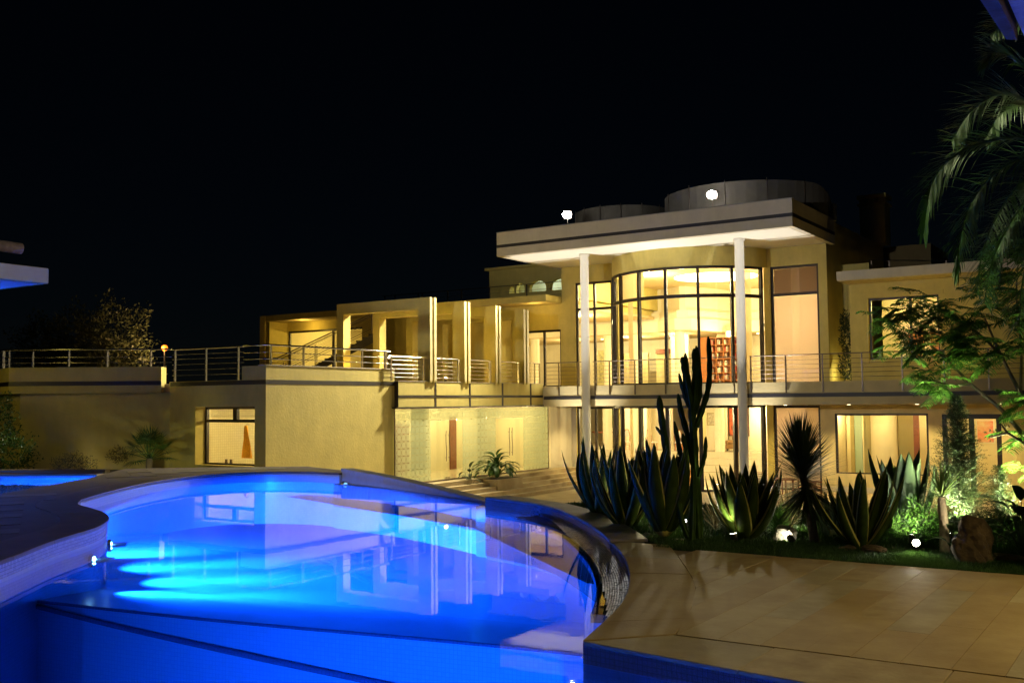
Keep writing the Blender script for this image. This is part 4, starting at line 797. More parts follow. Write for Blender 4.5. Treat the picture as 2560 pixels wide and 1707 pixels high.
for k in range(5): MB().box(bx0+k*.45-.02,bx0+k*.45+.02,by,by+.35,Fl,5.9).build('upright', WOODO, bkc)
for k in range(8): MB().box(bx0-.02,bx1+.02,by+.003,by+.353,Fl+.02+k*.42,Fl+.06+k*.42).build('shelf', WOODO, bkc)
MB().box(bx0,bx1,by+.355,by+.38,Fl,5.9).build('back_panel', WOODO, bkc); MB().box(bx0-.7,bx0-.03,by,by+.4,Fl,5.95).build('side_cabinet', WOODO, bkc)
BOOKS = [mat('book_%s' % n, c, .7) for n,c in (('cream',(.7,.62,.45)),('red',(.4,.06,.04)),('white',(.8,.76,.66)),('brown',(.2,.1,.05)))]
for k in range(4):
    for j in range(7):
        n_ = random.randint(2,6); xx = bx0+k*.45+.05
        for q in range(n_):
            wd = random.uniform(.03,.06); MB().box(xx,xx+wd,by+.04,by+.3,Fl+.062+j*.42,Fl+.062+j*.42+random.uniform(.22,.33)).build('book', random.choice(BOOKS), bkc); xx += wd+.003
# bathroom things
tw_ = thing('towel', 'orange towel hanging in the lit bathroom window', 'towel', (-29.4,26.6,.1))
v = []; 
for i in range(13):
    t = i/12; wd = .06+.20*t**.7
    for j in range(9):
        s_ = j/8-.5; v.append((-30.15+s_*wd*2, 27.3+.04*sin(s_*22+t*3)+.05*t, 1.35-1.25*t))
MB().quadmesh(v, [(i*9+j,i*9+j+1,i*9+j+10,i*9+j+9) for i in range(12) for j in range(8)], None, True).build('cloth', mat('orange_terry', (.90,.42,.03), .95, noise=.25, nscale=12), tw_); MB().tube([(-30.15,27.3,1.38),(-30.15,27.45,1.38)], .015, 6).build('hook', STEEL, tw_)
for x,w_ in ((-29.75,'left'),(-29.5,'right')): tag(MB().lathe([(.05,0),(.06,.02),(.05,.09),(.055,.17),(.05,.175)], (x,26.0,-.03), 14).build('cup', DSTEEL), '%s of two small dark cups on the bathroom window sill' % w_, 'cup', 'cups on the bathroom sill')
P('window_sill', FLO, (-30.0,-27.31,Yb+.58,26.2,-.08,-.031))
# glass bottle on study sill
tag(MB().lathe([(.07,0),(.08,.05),(.08,.2),(.03,.26),(.03,.33),(.05,.35),(.05,.38)], (-11.3,Yw+.4,3.89), 16).build('bottle', SOF), 'white pump bottle on the sill of the upper right window', 'bottle')

# ================================================================== POOLSIDE ROOFS NEAR THE CAMERA
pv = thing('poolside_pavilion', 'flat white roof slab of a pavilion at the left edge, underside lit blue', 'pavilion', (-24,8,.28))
MB().prism([(-18.2,11.5),(-18.0,4.0),(-30,4.0),(-30,11.5)], 4.5, 4.8).build('roof_slab', mat('blue_offset_slab_tint', (.40,.34,.16), .8, noise=.2, nscale=2), pv, bevel=.02); MB().prism([(-18.35,11.35),(-18.15,4.1),(-29.9,4.1),(-29.9,11.35)], 4.488, 4.4995).build('soffit', SOF, pv)  # tan slab colour offsets blue pool light; white soffit panel added to look lit
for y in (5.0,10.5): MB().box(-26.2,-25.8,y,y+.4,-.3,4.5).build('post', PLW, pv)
lg = tag(MB().tube([(-18.9,4.6,5.3),(-18.95,8.4,5.28),(-19.0,11.4,5.24)], [.13,.12,.11], 14).build('log_beam', LOG), 'round weathered log beam end lying above the left pavilion roof', 'log')
MB().box(-19.05,-18.8,5.5,5.7,4.80,5.18).box(-19.1,-18.85,9.5,9.7,4.80,5.16).build('log_support', LOG, lg)
pr = thing('pergola_roof', 'timber beam and blue-lit boards of a poolside roof in the top right corner', 'pergola', (0.3,1.0,.2))
MB().quadmesh([(-.60,3.2,3.6),(-.52,3.2,3.6),(-.515,4.55,3.6),(-.552,4.52,3.6),(-.60,3.2,3.68),(-.52,3.2,3.68),(-.515,4.55,3.68),(-.552,4.52,3.68)], [(0,3,2,1),(4,5,6,7),(0,1,5,4),(1,2,6,5),(2,3,7,6),(3,0,4,7)]).build('beam', LOG, pr)
BLW = mat('painted_board', (.55,.6,.62), .7, noise=.35, nscale=8, bump=.5, bscale=14)
for k in range(21): MB().box(-.50+k*.16,-.35+k*.16,-.5,4.72+min(k,6)*.02,3.64,3.67).build('board', BLW, pr)
MB().lathe([(.05,0),(.05,.03)], (.9,1.9,3.60), 14).build('downlight', emit('pergola_fill_glow', (1,.85,.6), 4), pr); lamp('pergola_fill_lamp', 'POINT', (.9,1.9,3.5), 55, (1,.80,.5), size=.05)  # unseen fill lamp added to brighten the tile band and patio edge
for y in (-.4,): MB().box(2.6,2.75,y,y+.15,.2,3.64).build('post', LOG, pr)
# ================================================================== PLANTS
VR = np.array((.836,.549,0)); VF = np.array((-.549,.836,0))
def agave(base, n, L, W_, label, m_=None, seed=0, e0=82, e1=38, name='agave', droop=.0, group='agaves in the planting bed', zvar=.1):
    W = W_*1.3; m_ = m_ or AGAVE; rd = random.Random(seed); t_ = thing(name, label, 'agave', base, group); b = np.array(base, float)
    MB().lathe([(.05,-.1),(.14,-.02),(.13,.1),(.05,.2)], base, 10).build('core', m_, t_)
    for i in range(n):
        q = (i+.5)/n; az = i*2.39996+rd.uniform(-.2,.2); el = R(e0+(e1-e0)*q**.8+rd.uniform(-5,5)); ln = L*(1-.15*abs(q-.35))*rd.uniform(.86,1.08)*(1 if q > .12 else .85)
        w_ = W*rd.uniform(.85,1.1); bend = rd.uniform(-.10,.28)+droop*q*rd.random(); d = np.array((cos(az),sin(az),0)); s = np.array((-sin(az),cos(az),0)); p = b+d*(.03+.09*q); rows = []; K = 12
        fold = rd.random() < droop*.6 and q > .4
        for k in range(K+1):
            t = k/K; e = el+bend*t*t - (2.2*max(0,t-.62) if fold else 0) + (1.15*(q-.25)*t if q > .3 and not fold else 0)
            dd = d*cos(e)+np.array((0,0,1))*sin(e); nn = -d*sin(e)+np.array((0,0,1))*cos(e)
            ww = w_*.5*max(0.0,(1-t))**.85*(.72+1.5*t-.2*t*t)*.95+.001; rows.append((p.copy(), s, nn, ww, .032*(1-t)+.002)); p = p+dd*(ln/K)
        V = []; U = []
        for c,s_,nn,ww,th in rows:
            t = len(V)/9/K
            for j in range(-2,3): V.append(c+s_*ww*j/2+nn*(.34*ww*(j/2)**2)); U.append(((j+2)/4,t))
            for j in (1,0,-1): V.append(c+s_*ww*j/2*1.0+nn*(.34*ww*(j/2)**2-th)); U.append(((j+2)/4,t))
            V.append(c-s_*0+nn*(-th)); U.append((.5,t))
        F = []; loop = [0,1,2,3,4,5,6,7]
        for k in range(K):
            for a in range(8): i0,i1 = loop[a],loop[(a+1)%8]; F.append((k*9+i0,k*9+i1,(k+1)*9+i1,(k+1)*9+i0))
        rawmesh('leaf', V, F, m_, t_, uv=U, smooth=True)
    return t_
agave((-8.75,16.1,.17), 20, 1.35, .20, 'variegated agave with folded leaves at the far end of the round coping', seed=3, e0=86, e1=38, droop=.75)
agave((-7.55,14.75,.17), 22, 1.30, .19, 'variegated agave between the coping and the largest agave', seed=5, e0=87, e1=44, droop=.25)
agave((-6.35,13.62,.30), 30, 1.30, .24, 'largest dark agave with yellow leaf margins, left of the cactus', seed=8, e0=88, e1=48)
agave((-5.32,14.12,.2), 28, 1.16, .22, 'dark variegated agave just right of the tall cactus', seed=12, e0=86, e1=34)
agave((-4.35,15.1,.17), 9, .66, .13, 'small pale agave with brightly lit leaves behind the yucca trunk', AGAVEB, seed=14, e1=50)
agave((-3.68,13.98,.2), 16, 1.12, .17, 'dark agave leaning left in front of the lit shrub', seed=17, e0=84, e1=36)
agave((-3.55,15.9,.17), 15, 1.28, .27, 'broad blue-green agave behind the lit shrub, below the picture window', AGAVEB, seed=23, e0=86, e1=50)
# tall columnar cactus: plan axes along the view, heights in metres
cb = np.array((-5.88,13.67,.17)); k_ = .006165
ct = thing('columnar_cactus', 'tall branching columnar cactus rising above the agaves to the balcony', 'cactus', tuple(cb))
def stem(pts, rad, dep=0.0, tip=True):
    rad *= .66
    q = [cb+VR*((x-1600)*k_)+VF*(dep+.03*i)+np.array((0,0,(1235-y)*k_)) for i,(x,y) in enumerate(pts)]
    q = catmull([tuple(p) for p in q], 5); n = len(q); rs = [rad*(1-.25*i/n)*(1+.13*sin(i*1.9+pts[0][0])) for i in range(n)]
    if tip: rs[-1] = rad*.25; rs[-2] = rad*.62
    MB().tube(q, rs, 30, ribs=5, ribamp=.24).build('stem', CACT, ct)
stem([(1606,1238),(1604,1140),(1602,1060),(1601,980),(1599,930)], .088, tip=False)
stem([(1597,1000),(1594,930),(1585,870),(1580,830),(1578,812)], .062, -.03); stem([(1600,960),(1596,900),(1590,850),(1587,803)], .056, .06); stem([(1599,940),(1605,880),(1607,830),(1606,793)], .066, .0); stem([(1601,950),(1617,900),(1618,840),(1613,786)], .054, .07)
stem([(1603,975),(1622,930),(1637,880),(1641,820),(1640,765)], .058, -.02); stem([(1592,930),(1580,890),(1571,850)], .045, .1)
stem([(1552,1200),(1546,1110),(1540,1020),(1532,950),(1528,902)], .075, .22); stem([(1537,1000),(1528,990),(1517,974)], .036, .2)
stem([(1602,1070),(1590,1002),(1576,945),(1569,898)], .06, .1); stem([(1582,1232),(1567,1190),(1557,1130),(1560,1085),(1577,1055),(1581,1030),(1575,990)], .058, -.1); stem([(1577,1070),(1568,1020),(1559,962)], .05, .12)
stem([(1606,1090),(1616,1062),(1624,1035),(1627,998)], .045, -.08); stem([(1586,1232),(1591,1150),(1593,1070)], .062, -.15); stem([(1612,1238),(1613,1150),(1609,1060)], .06, .12)
# narrow leaves that radiate from an axis (yucca, dracaena, palm fan, grass tufts)
def spray(origin_a, origin_b, n, L, W, e0, e1, droop, seed=0, K=4, spread=None):
    rg = np.random.default_rng(seed); a, b = np.array(origin_a,float), np.array(origin_b,float); V = []; F = []
    for i in range(n):
        q = rg.random(); az = rg.uniform(0,2*pi) if spread is None else rg.normal(spread[0],spread[1]); e = R(e0+(e1-e0)*q+rg.normal(0,7)); ln = L*rg.uniform(.75,1.08); w_ = W*rg.uniform(.8,1.2)
        d = np.array((cos(az),sin(az),0)); s = np.array((-sin(az),cos(az),0)); p = a+(b-a)*q; o = len(V)
        for k in range(K+1):
            t = k/K; ww = w_*(1-t)**.6*(.7+.6*t) if k < K else 0.0; V += [p-s*ww, p+s*ww]; ee = e-droop*t; p = p+(d*cos(ee)+np.array((0,0,1))*sin(ee))*ln/K
        for k in range(K): F.append((o+2*k,o+2*k+1,o+2*k+3,o+2*k+2))
    return np.array(V), np.array(F)
def spraything(name, label, cat, base, trunk, trad, sprays, lm, tm=None, group=None, part='crown'):
    t_ = thing(name, label, cat, base, group)
    if trunk: MB().tube(catmull(trunk,4), [trad[0]+(trad[1]-trad[0])*i/(4*(len(trunk)-1)) for i in range(4*(len(trunk)-1)+1)], 12).build('trunk', tm or BARK, t_)
    Vs, Fs, o = [], [], 0
    for sp_ in sprays: V,F = spray(*sp_[0], **sp_[1]); Vs.append(V); Fs.append(F+o); o += len(V)
    rawmesh(part, np.vstack(Vs), np.vstack(Fs), lm, t_, kind='stuff'); return t_
yb_ = np.array((-4.36,14.26,.17)); yt = yb_+VR*(-.11)+np.array((0,0,.66)); ytt = yt+VR*(-.08)+np.array((0,0,.52))
spraything('yucca', 'spiky yucca on a leaning bare trunk with a round head of narrow leaves', 'yucca', tuple(yb_), [tuple(yb_-(0,0,.1)),tuple(yb_+VR*-.06+(0,0,.3)),tuple(yt),tuple(ytt)], (.07,.05),
    [((tuple(yt),tuple(ytt),820,.66,.0165,-42,82,.06),dict(seed=2)), ((tuple(yt-(0,0,.06)),tuple(yt),12,.42,.010,-60,-10,.25),dict(seed=4))], YUCC)
db = np.array((-2.65,14.05,.17)); dt = db+VR*-.02+np.array((0,0,.72))
spraything('dracaena', 'small pale-trunked plant with a lit tuft of light green spiky leaves', 'plant', tuple(db), [tuple(db-(0,0,.1)),tuple(db+(0,0,.35)),tuple(dt)], (.065,.05),
    [((tuple(dt),tuple(dt+(0,0,.04)),40,.46,.015,18,86,.2),dict(seed=6))], DRAC, mat('ringed_pale_bark', (.30,.22,.12), .8, noise=.4, nscale=14, bump=.5, bscale=30))
for (x,y,n,L,lm,lab,sd_) in ((-5.05,14.75,260,.62,LEAFB,'fountain grass tuft lit bright green beside the white rock',1),(-5.75,14.6,220,.5,LEAFM,'dark green grass tuft between cactus and agave',2),(-5.1,15.3,90,.95,STRAW,'straw coloured feathery grass behind the middle agave',3),(-6.05,14.8,70,.55,STRAW,'dry reddish grass tuft behind the cactus',4)):
    spraything('grass_tuft', lab, 'grass', (x,y,.17), None, None, [(((x,y,.17),(x,y,.2),n,L,.006,35,85,1.3 if lm is not STRAW else .5),dict(seed=sd_+30))], lm, part='blades')
# leaf clouds
def cloud(c, rad, n, size, seed=0, shell=.55, up=.3, asp=.45):
    rg = np.random.default_rng(seed); u_ = rg.normal(size=(n,3)); u_ /= np.linalg.norm(u_,axis=1)[:,None]; rr = (shell+(1-shell)*rg.random(n))*(1+.22*np.sin(u_[:,0]*5+seed)*np.sin(u_[:,1]*6+seed*2)+.15*np.sin(u_[:,2]*9+u_[:,0]*4))
    Pp = np.array(c)+u_*rr[:,None]*np.array(rad); ax = u_+rg.normal(0,.7,(n,3))+np.array((0,0,up)); ax /= np.linalg.norm(ax,axis=1)[:,None]
    sd_ = np.cross(ax, rg.normal(size=(n,3))); sd_ /= np.linalg.norm(sd_,axis=1)[:,None]; s = size*rg.uniform(.6,1.3,n)[:,None]
    V = np.stack([Pp-ax*s*.5, Pp+sd_*s*asp*.5, Pp+ax*s*.5, Pp-sd_*s*asp*.5],1).reshape(-1,3); return V, np.arange(4*n).reshape(-1,4)
def bush(name, label, cat, base, blobs, lm, size, trunk=None, group=None, seed=0, asp=.45, tr=.05):
    t_ = thing(name, label, cat, base, group); Vs, Fs, o = [], [], 0
    for i,(c,rad,n) in enumerate(blobs): V,F = cloud(c,rad,n,size,seed*17+i,asp=asp); Vs.append(V); Fs.append(F+o); o += len(V)
    rawmesh('crown' if trunk else 'foliage', np.vstack(Vs), np.vstack(Fs), lm, t_, kind='stuff')
    if trunk:
        for k,tp in enumerate(trunk): MB().tube(tp, [tr*(1-.6*i/(len(tp)-1))*(1 if k == 0 else .6) for i in range(len(tp))], 8).build('trunk' if k == 0 else 'branch', BARK, t_)
    return t_
bush('shrub', 'small leafy shrub glowing green above the garden spotlight', 'shrub', (-3.3,15.4,.17), [((-3.45,15.35,.36),(.22,.2,.24),420),((-3.15,15.5,.40),(.2,.2,.27),420),((-3.3,15.4,.62),(.1,.1,.16),90)], LEAFB, .07, seed=2, asp=.3)
bush('shrub', 'low dark green shrub left of the boulder under the conifer', 'shrub', (-2.75,14.9,.17), [((-2.9,14.9,.3),(.35,.25,.2),500),((-2.2,15.0,.35),(.35,.25,.25),500)], LEAFM, .05, seed=5, asp=.4)
# conifer
def conifer(base, h, rad, n, label, seed):
    rg = np.random.default_rng(seed); b = np.array(base); t_ = thing('conifer', label, 'conifer', base); V = []; F = []
    MB().tube([tuple(b-(0,0,.1)),tuple(b+(0,0,h*.5)),tuple(b+(.01,.01,h*.98))], [.04,.025,.006], 8).build('trunk', BARK, t_)
    for i in range(n):
        q = rg.random()**.8; z = .08+q*.90; az = rg.uniform(0,2*pi); ln = rad*(1-q)**.85*rg.uniform(.45,1.1)+.05; e = R(rg.uniform(5,50)); d = np.array((cos(az)*cos(e),sin(az)*cos(e),sin(e))); p0 = b+np.array((0,0,z*h))
        m_ = max(4,int(ln/.018))
        for k in range(m_):
            t = (k+1)/m_; p = p0+d*ln*t-np.array((0,0,.08*t*t*ln)); s = np.cross(d,rg.normal(size=3)); s /= np.linalg.norm(s); l_ = .045*(1.2-.6*t); dd = d*.7+s*.7; wv = np.cross(dd,rg.normal(size=3)); wv /= np.linalg.norm(wv); o = len(V)
            V += [p-wv*.0035,p+wv*.0035,p+dd*l_+wv*.001,p+dd*l_-wv*.001]; F.append((o,o+1,o+2,o+3))
    rawmesh('crown', np.array(V), np.array(F), LEAFD, t_, kind='stuff')
conifer((-2.72,15.6,.17), 2.05, .62, 1700, 'dark feathery young conifer in front of the double door', 3); conifer((-2.2,15.5,.17), 1.05, .45, 420, 'small feathery conifer at the right of the tall one', 8)
# broad-leaved plants: every leaf an own part
def broadleaf(name, base, n, L, W, label, m_, seed, e0=70, e1=5, h=.5, sp=.35):
    rd = random.Random(seed); t_ = thing(name, label, 'plant', base); b = np.array(base,float)
    for i in range(n):
        az = i*2.4+rd.uniform(-.4,.4); q = i/n; el = R(e0+(e1-e0)*q); d = np.array((cos(az),sin(az),0)); s = np.array((-sin(az),cos(az),0)); top = b+d*sp*q*rd.uniform(.6,1.1)+np.array((0,0,h*rd.uniform(.45,1.1)*(1.1-.5*q)))
        MB().tube([tuple(b),tuple(b*.4+top*.6+np.array((0,0,.06))),tuple(top)], .006, 5).build('stalk', m_, t_); p = top; V = []; U = []; K = 6; ln = L*rd.uniform(.7,1.15)
        for k in range(K+1):
            t = k/K; e = el-1.3*t; ww = W*.5*sin(pi*min(.999,t**.75))**.8+.002; nn = -d*sin(e)+np.array((0,0,1))*cos(e)
            for j in (-1,0,1): V.append(p+s*ww*j+nn*ww*.3*abs(j)); U.append(((j+1)/2,t))
            p = p+(d*cos(e)+np.array((0,0,1))*sin(e))*ln/K
        rawmesh('leaf', V, [(3*k+j,3*k+j+1,3*k+j+4,3*k+j+3) for k in range(K) for j in (0,1)], m_, t_, uv=U, smooth=True)
broadleaf('broad_leaved_plant', (-1.75,14.1,.17), 24, .30, .13, 'dark broad-leaved plant at the right edge beside the boulder', LEAFD, 4, h=.62, sp=.4)
broadleaf('leafy_plant', (-2.48,13.62,.17), 7, .22, .10, 'low broad leaves against the boulder left side', LEAFD, 9, h=.32, sp=.15)
pl = thing('stone_planter', 'low stone planter box on the entrance steps', 'planter', (-25.75,38,-1.75))
MB().box(-26.3,-25.15,37.05,39.1,-1.85,-1.22).build('box', STONE, pl, bevel=.015); MB().box(-26.22,-25.23,37.13,39.02,-1.22,-1.205).build('earth', SOIL, pl)
broadleaf('potted_plant', (-25.75,37.9,-1.21), 70, .60, .22, 'lush dark green plant in the planter by the glass entrance', LEAFM, 11, h=.85, sp=.85, e1=-20)
broadleaf('drooping_plant', (-26.0,36.2,-1.75), 12, .45, .18, 'smaller drooping plant left of the planter on the entrance steps', LEAFD, 13, h=1.1, sp=.4, e1=-20)
bush('climbing_plant', 'slim dark climbing shrub in the lit niche beside the right roof', 'shrub', (-12.8,47.0,Fl), [((-12.8,47.0,3.6),(.33,.3,.75),500),((-12.75,47.0,4.9),(.3,.3,.9),600),((-12.8,47.0,5.7),(.25,.25,.5),260)], LEAFD, .17, seed=9, asp=.25)
# rocks
def rock(base, rx, ry, rz_, m_, label, seed, cat='rock', name='rock', flat=.75):
    rg = np.random.default_rng(seed); V = []; nu, nv = 30, 18; ph = rg.uniform(0,6,8)
    for i in range(nv+1):
        for j in range(nu):
            th, a = pi*i/nv, 2*pi*j/nu; d = np.array((sin(th)*cos(a), sin(th)*sin(a), cos(th))); k = 1+.14*sin(3*d[0]+ph[0])*sin(2.5*d[1]+ph[1])+.10*sin(5*d[2]+ph[2]+2*d[0])+.06*sin(7*d[1]+ph[3])+.05*sin(11*d[0]+ph[4])*sin(9*d[2]+ph[5])+.03*sin(17*d[1]+13*d[2]+ph[6])+rg.normal(0,.012)
            d = np.sign(d)*np.abs(d)**flat; V.append((base[0]+d[0]*rx*k, base[1]+d[1]*ry*k, base[2]+rz_*.5+d[2]*rz_*.62*k))
    b = MB(); b.quadmesh(V, [(i*nu+j,(i+1)*nu+j,(i+1)*nu+(j+1)%nu,i*nu+(j+1)%nu) for i in range(nv) for j in range(nu)], None, False); return tag(b.build(name, m_), label, cat)
rock((-4.78,14.22,.15), .16, .13, .20, ROCKW, 'pale rock glaring white in the garden spotlight', 2); rock((-2.22,13.5,.10), .245, .21, .48, ROCKB, 'big brown boulder standing at the lawn edge', 5, 'boulder', 'boulder', .82)
rock((-3.45,13.66,.12), .17, .13, .13, ROCKB, 'low brown rock at the foot of the leaning agave', 7); rock((-3.78,13.72,.12), .12, .1, .1, ROCKB, 'smaller brown rock left of the low brown rock', 8); rock((-1.9,13.75,.12), .2, .14, .12, ROCKB, 'dark flat rock right of the big boulder', 11); rock((-6.06,13.5,.15), .1, .07, .05, ROCKW, 'small pale stone left of the cactus foot', 12)
# garden spotlights
def gspot(x, y, label, lens=False, aim=(0,1,0), power=60, col=(1,.93,.72), spot=120, z=.24, tgt=None):
    t_ = thing('garden_spotlight', label, 'spotlight', (x,y,.17), 'garden spotlights'); a = Vector(aim).normalized(); c = Vector((x,y,z))
    MB().tube([(x,y,.12),(x,y,z)], .008, 6).build('spike', DSTEEL, t_); MB().tube([tuple(c-a*.07),tuple(c-a*.05),tuple(c+a*.05)], [.02,.045,.05], 12).build('head', DSTEEL, t_)
    MB().tube([tuple(c+a*.051),tuple(c+a*.056)], .044, 12).build('lens', emit('garden_glow', (1,.95,.75), 60 if lens else 15), t_)
    lamp('garden_lamp', 'SPOT', tuple(c+a*.09), power, col, tuple(c+a*3), .03, spot, .6)
gspot(-2.97,13.95,'garden spotlight shining towards the camera at the lawn edge', True, (.15,-1,.12), 30, z=.30)
gspot(-3.22,14.85,'hidden garden spotlight below the glowing shrub', False, (-.15,.75,.8), 75, z=.22)
gspot(-4.62,13.98,'small spotlight casting light on the pale rock', False, (-.45,.7,.15), 5, z=.24)
gspot(-4.6,15.9,'hidden garden spotlight behind the middle agave', False, (-.7,-.55,.55), 130)
gspot(-6.6,14.9,'hidden garden spotlight behind the largest agave', False, (.1,-.7,.75), 130, col=(1,.85,.5))
gspot(-8.0,16.2,'hidden garden spotlight behind the left agaves', False, (.3,-.7,.7), 130, col=(1,.85,.5))
gspot(-1.6,15.4,'hidden garden spotlight under the feathery tree', False, (-.28,.2,1), 1500, col=(.95,1,.55), spot=100)
gspot(-2.75,15.2,'hidden garden spotlight behind the dracaena aimed into the feathery tree', False, (0,.3,1), 700, col=(.95,1,.55), spot=90)
gspot(-1.2,12.8,'unseen spotlight added beyond the right edge to brighten the palm', False, (-.2,-.02,1), 420, col=(.75,1,.45), spot=80)  # green-tinted lamp added out of view to brighten the fronds
gspot(-5.35,13.75,'hidden small spotlight at the foot of the tall cactus', False, (-.22,.05,1), 60, col=(.95,1,.75), spot=50)
gspot(-2.36,13.78,'hidden small spotlight at the foot of the dracaena', False, (-.36,.3,1), 90, spot=90)
# left garden
fb = np.array((-30.9,23.5,-.22)); fan = thing('fan_palm', 'low fan palm against the dark left wall, fronds lit from below', 'palm', tuple(fb)); MB().tube([tuple(fb),tuple(fb+(0,0,.5))], [.14,.11], 10).build('trunk', BARK, fan)
rd = random.Random(5)
for i in range(26):
    az = i*2.4; q = i/26; el = R(80-95*q+rd.uniform(-8,8)); d = np.array((cos(az)*cos(el),sin(az)*cos(el),sin(el))); hub = fb+np.array((0,0,.55))+d*.62; s = np.array((-sin(az),cos(az),0)); V = []; F = []
    for k in range(15):
        a = R(-100+200*k/14); dd = d*cos(a)+s*sin(a); up_ = np.cross(s,d); ln = .62*(1-.25*abs(a)/1.7); e_ = hub+dd*ln-np.array((0,0,.10 if q > .5 else .03)); wv = np.cross(dd,up_)*.017; o = len(V); V += [hub, hub+dd*ln*.5+wv, e_, hub+dd*ln*.5-wv]; F.append((o,o+1,o+2,o+3))
    fr_ = rawmesh('frond', np.array(V), np.array(F), PALM, fan); MB().tube([tuple(fb+(0,0,.45)),tuple(hub)], .012, 5).build('stalk', PALM, fr_)
bush('flowering_bush', 'rounded bush with small pale leaves in the left garden', 'bush', (-30.8,20.5,-.22), [((-30.9,20.5,.12),(.95,.6,.50),2200)], leafmat('pale_leaf', (.20,.20,.11), (.06,.08,.03), trans=.1), .055, seed=3)
bush('hedge_shrub', 'large dark shrub at the left edge by the second pool', 'shrub', (-33.8,19.8,-.22), [((-33.6,19.8,.5),(1.25,.8,.85),2200),((-34.6,20,1.3),(1.1,.8,.85),1500)], LEAFM, .10, seed=4)
bush('yellow_lit_bush', 'small yellow-lit reedy bush beside the fan palm', 'bush', (-32.8,23.6,-.22), [((-32.8,23.6,.35),(.5,.35,.32),500)], STRAW, .08, seed=6)
bush('hanging_shrub', 'light green shrub by the far left wall corner', 'shrub', (-35.6,20.6,-.22), [((-35.4,20.5,2.25),(.9,.6,.45),700)], LEAFM, .09, seed=16, trunk=[[(-35.5,20.6,-.22),(-35.5,20.6,2.1)]])
gl = lambda x,y,z,e,c,tg: lamp('left_garden_lamp','SPOT',(x,y,z),e,c,tg,.05,130,.7)
for x,y,z,e,c,tg,lab in ((-29.9,22.5,-.1,60,(1,.97,.5),(-31.0,23.6,.9),'small ground spotlight under the fan palm'),(-33.6,22.7,-.1,7,(1,.82,.4),(-33.9,24.4,.9),'small ground spotlight by the pale-leaved bush')):
    t_ = thing('ground_spotlight', lab, 'spotlight', (x,y,-.22), 'garden spotlights'); MB().lathe([(.05,0),(.06,.08),(.05,.085)], (x,y,-.2), 12).build('body', DSTEEL, t_); gl(x,y,z,e,c,tg)
for (x,y,s,lab,sd_) in ((-67.9,45,1.0,'dark leafy tree behind the far left terrace, middle one',21),(-61.9,44,1.05,'dark leafy tree nearest the orange street lamp',22),(-73.5,46,.9,'dark leafy tree farthest left behind the terrace',23)):
    bush('leafy_tree', lab, 'tree', (x,y,-2.3), [((x,y,6.6),(2.6*s,2.4*s,2.9*s),2600),((x+1.2,y,4.6),(2.4*s,2.2*s,2.2*s),1700),((x-1.5,y+.4,5.0),(2.0*s,2,2.2*s),1300)], leafmat('olive_leaf_%d' % sd_, (.16,.17,.08), (.07,.08,.03), trans=.15), .26, trunk=[[(x,y,-2.3),(x+.1,y,1.5),(x,y,5)],[(x+.1,y,1.5),(x+1.2,y,4)],[(x+.1,y,1.3),(x-1.4,y,4.2)]], group='trees behind the left terrace', seed=sd_, tr=.25)
# ================================================================== FEATHERY TREE AND PALM AT THE RIGHT
jt = thing('feathery_tree', 'fern-leaved tree leaning in from the right with lit green sprays', 'tree', (-.9,16.3,.17))
JB = [[(-.9,16.3,.1),(-1.3,16.1,.8),(-1.92,16,1.61),(-2.2,16,1.98),(-2.59,16,2.35),(-2.87,16,2.68),(-3.1,16,2.85)], [(-1.05,16.3,.3),(-1.55,16.2,1.2),(-1.97,16.2,2.2),(-2.2,16.2,2.75),(-2.4,16.2,3.3)],
      [(-2.59,16,2.35),(-2.85,15.9,2.34),(-3.1,15.8,2.42)], [(-2.87,16,2.68),(-3.2,16.1,3.0),(-3.5,16.2,3.25)], [(-2.2,16.2,2.75),(-2.5,16.1,3.1),(-2.9,16.0,3.35)], [(-1.97,16.2,2.2),(-1.95,16.3,2.9),(-2.0,16.4,3.6),(-1.95,16.4,4.2)]]
for i,p in enumerate(JB): MB().tube(catmull(p,4), [.045*(1-.75*k/(4*(len(p)-1)))*(1 if i < 2 else .5) for k in range(4*(len(p)-1)+1)], 8).build('trunk' if i == 0 else 'branch', mat('pale_bark_%d' % i, (.30,.25,.17), .8, noise=.4, nscale=12), jt)
def fernleaf(p, d, L, rg, V, F):
    d = d/np.linalg.norm(d); up_ = np.array((0,0,1.)); s = np.cross(d,up_); s /= np.linalg.norm(s); n_ = 12; q = p.copy(); dv = d.copy()
    for k in range(n_):
        t = k/n_; dv = dv-np.array((0,0,.05)); dv /= np.linalg.norm(dv); q = q+dv*L/n_; pl_ = L*.46*sin(pi*(.14+.78*t))**.8
        for sg in (-1,1):
            pd = s*sg*.88+dv*.50+np.array((0,0,-.05+rg.normal(0,.08))); pd /= np.linalg.norm(pd); hw = .0135
            ww = np.cross(pd,np.array((0,0,1.))+rg.normal(0,.25,3)); ww /= np.linalg.norm(ww); o = len(V); m1 = q+pd*pl_*.5; e1 = q+pd*pl_-np.array((0,0,.03))
            V += [q-ww*hw*.6, q+ww*hw*.6, m1+ww*hw, m1-ww*hw, e1+ww*hw*.25, e1-ww*hw*.25]; F += [(o,o+1,o+2,o+3),(o+3,o+2,o+4,o+5)]
        o = len(V); wv = s*.004; V += [q-wv,q+wv,q+dv*L/n_+wv,q+dv*L/n_-wv]; F.append((o,o+1,o+2,o+3))
rg = np.random.default_rng(12); V = []; F = []
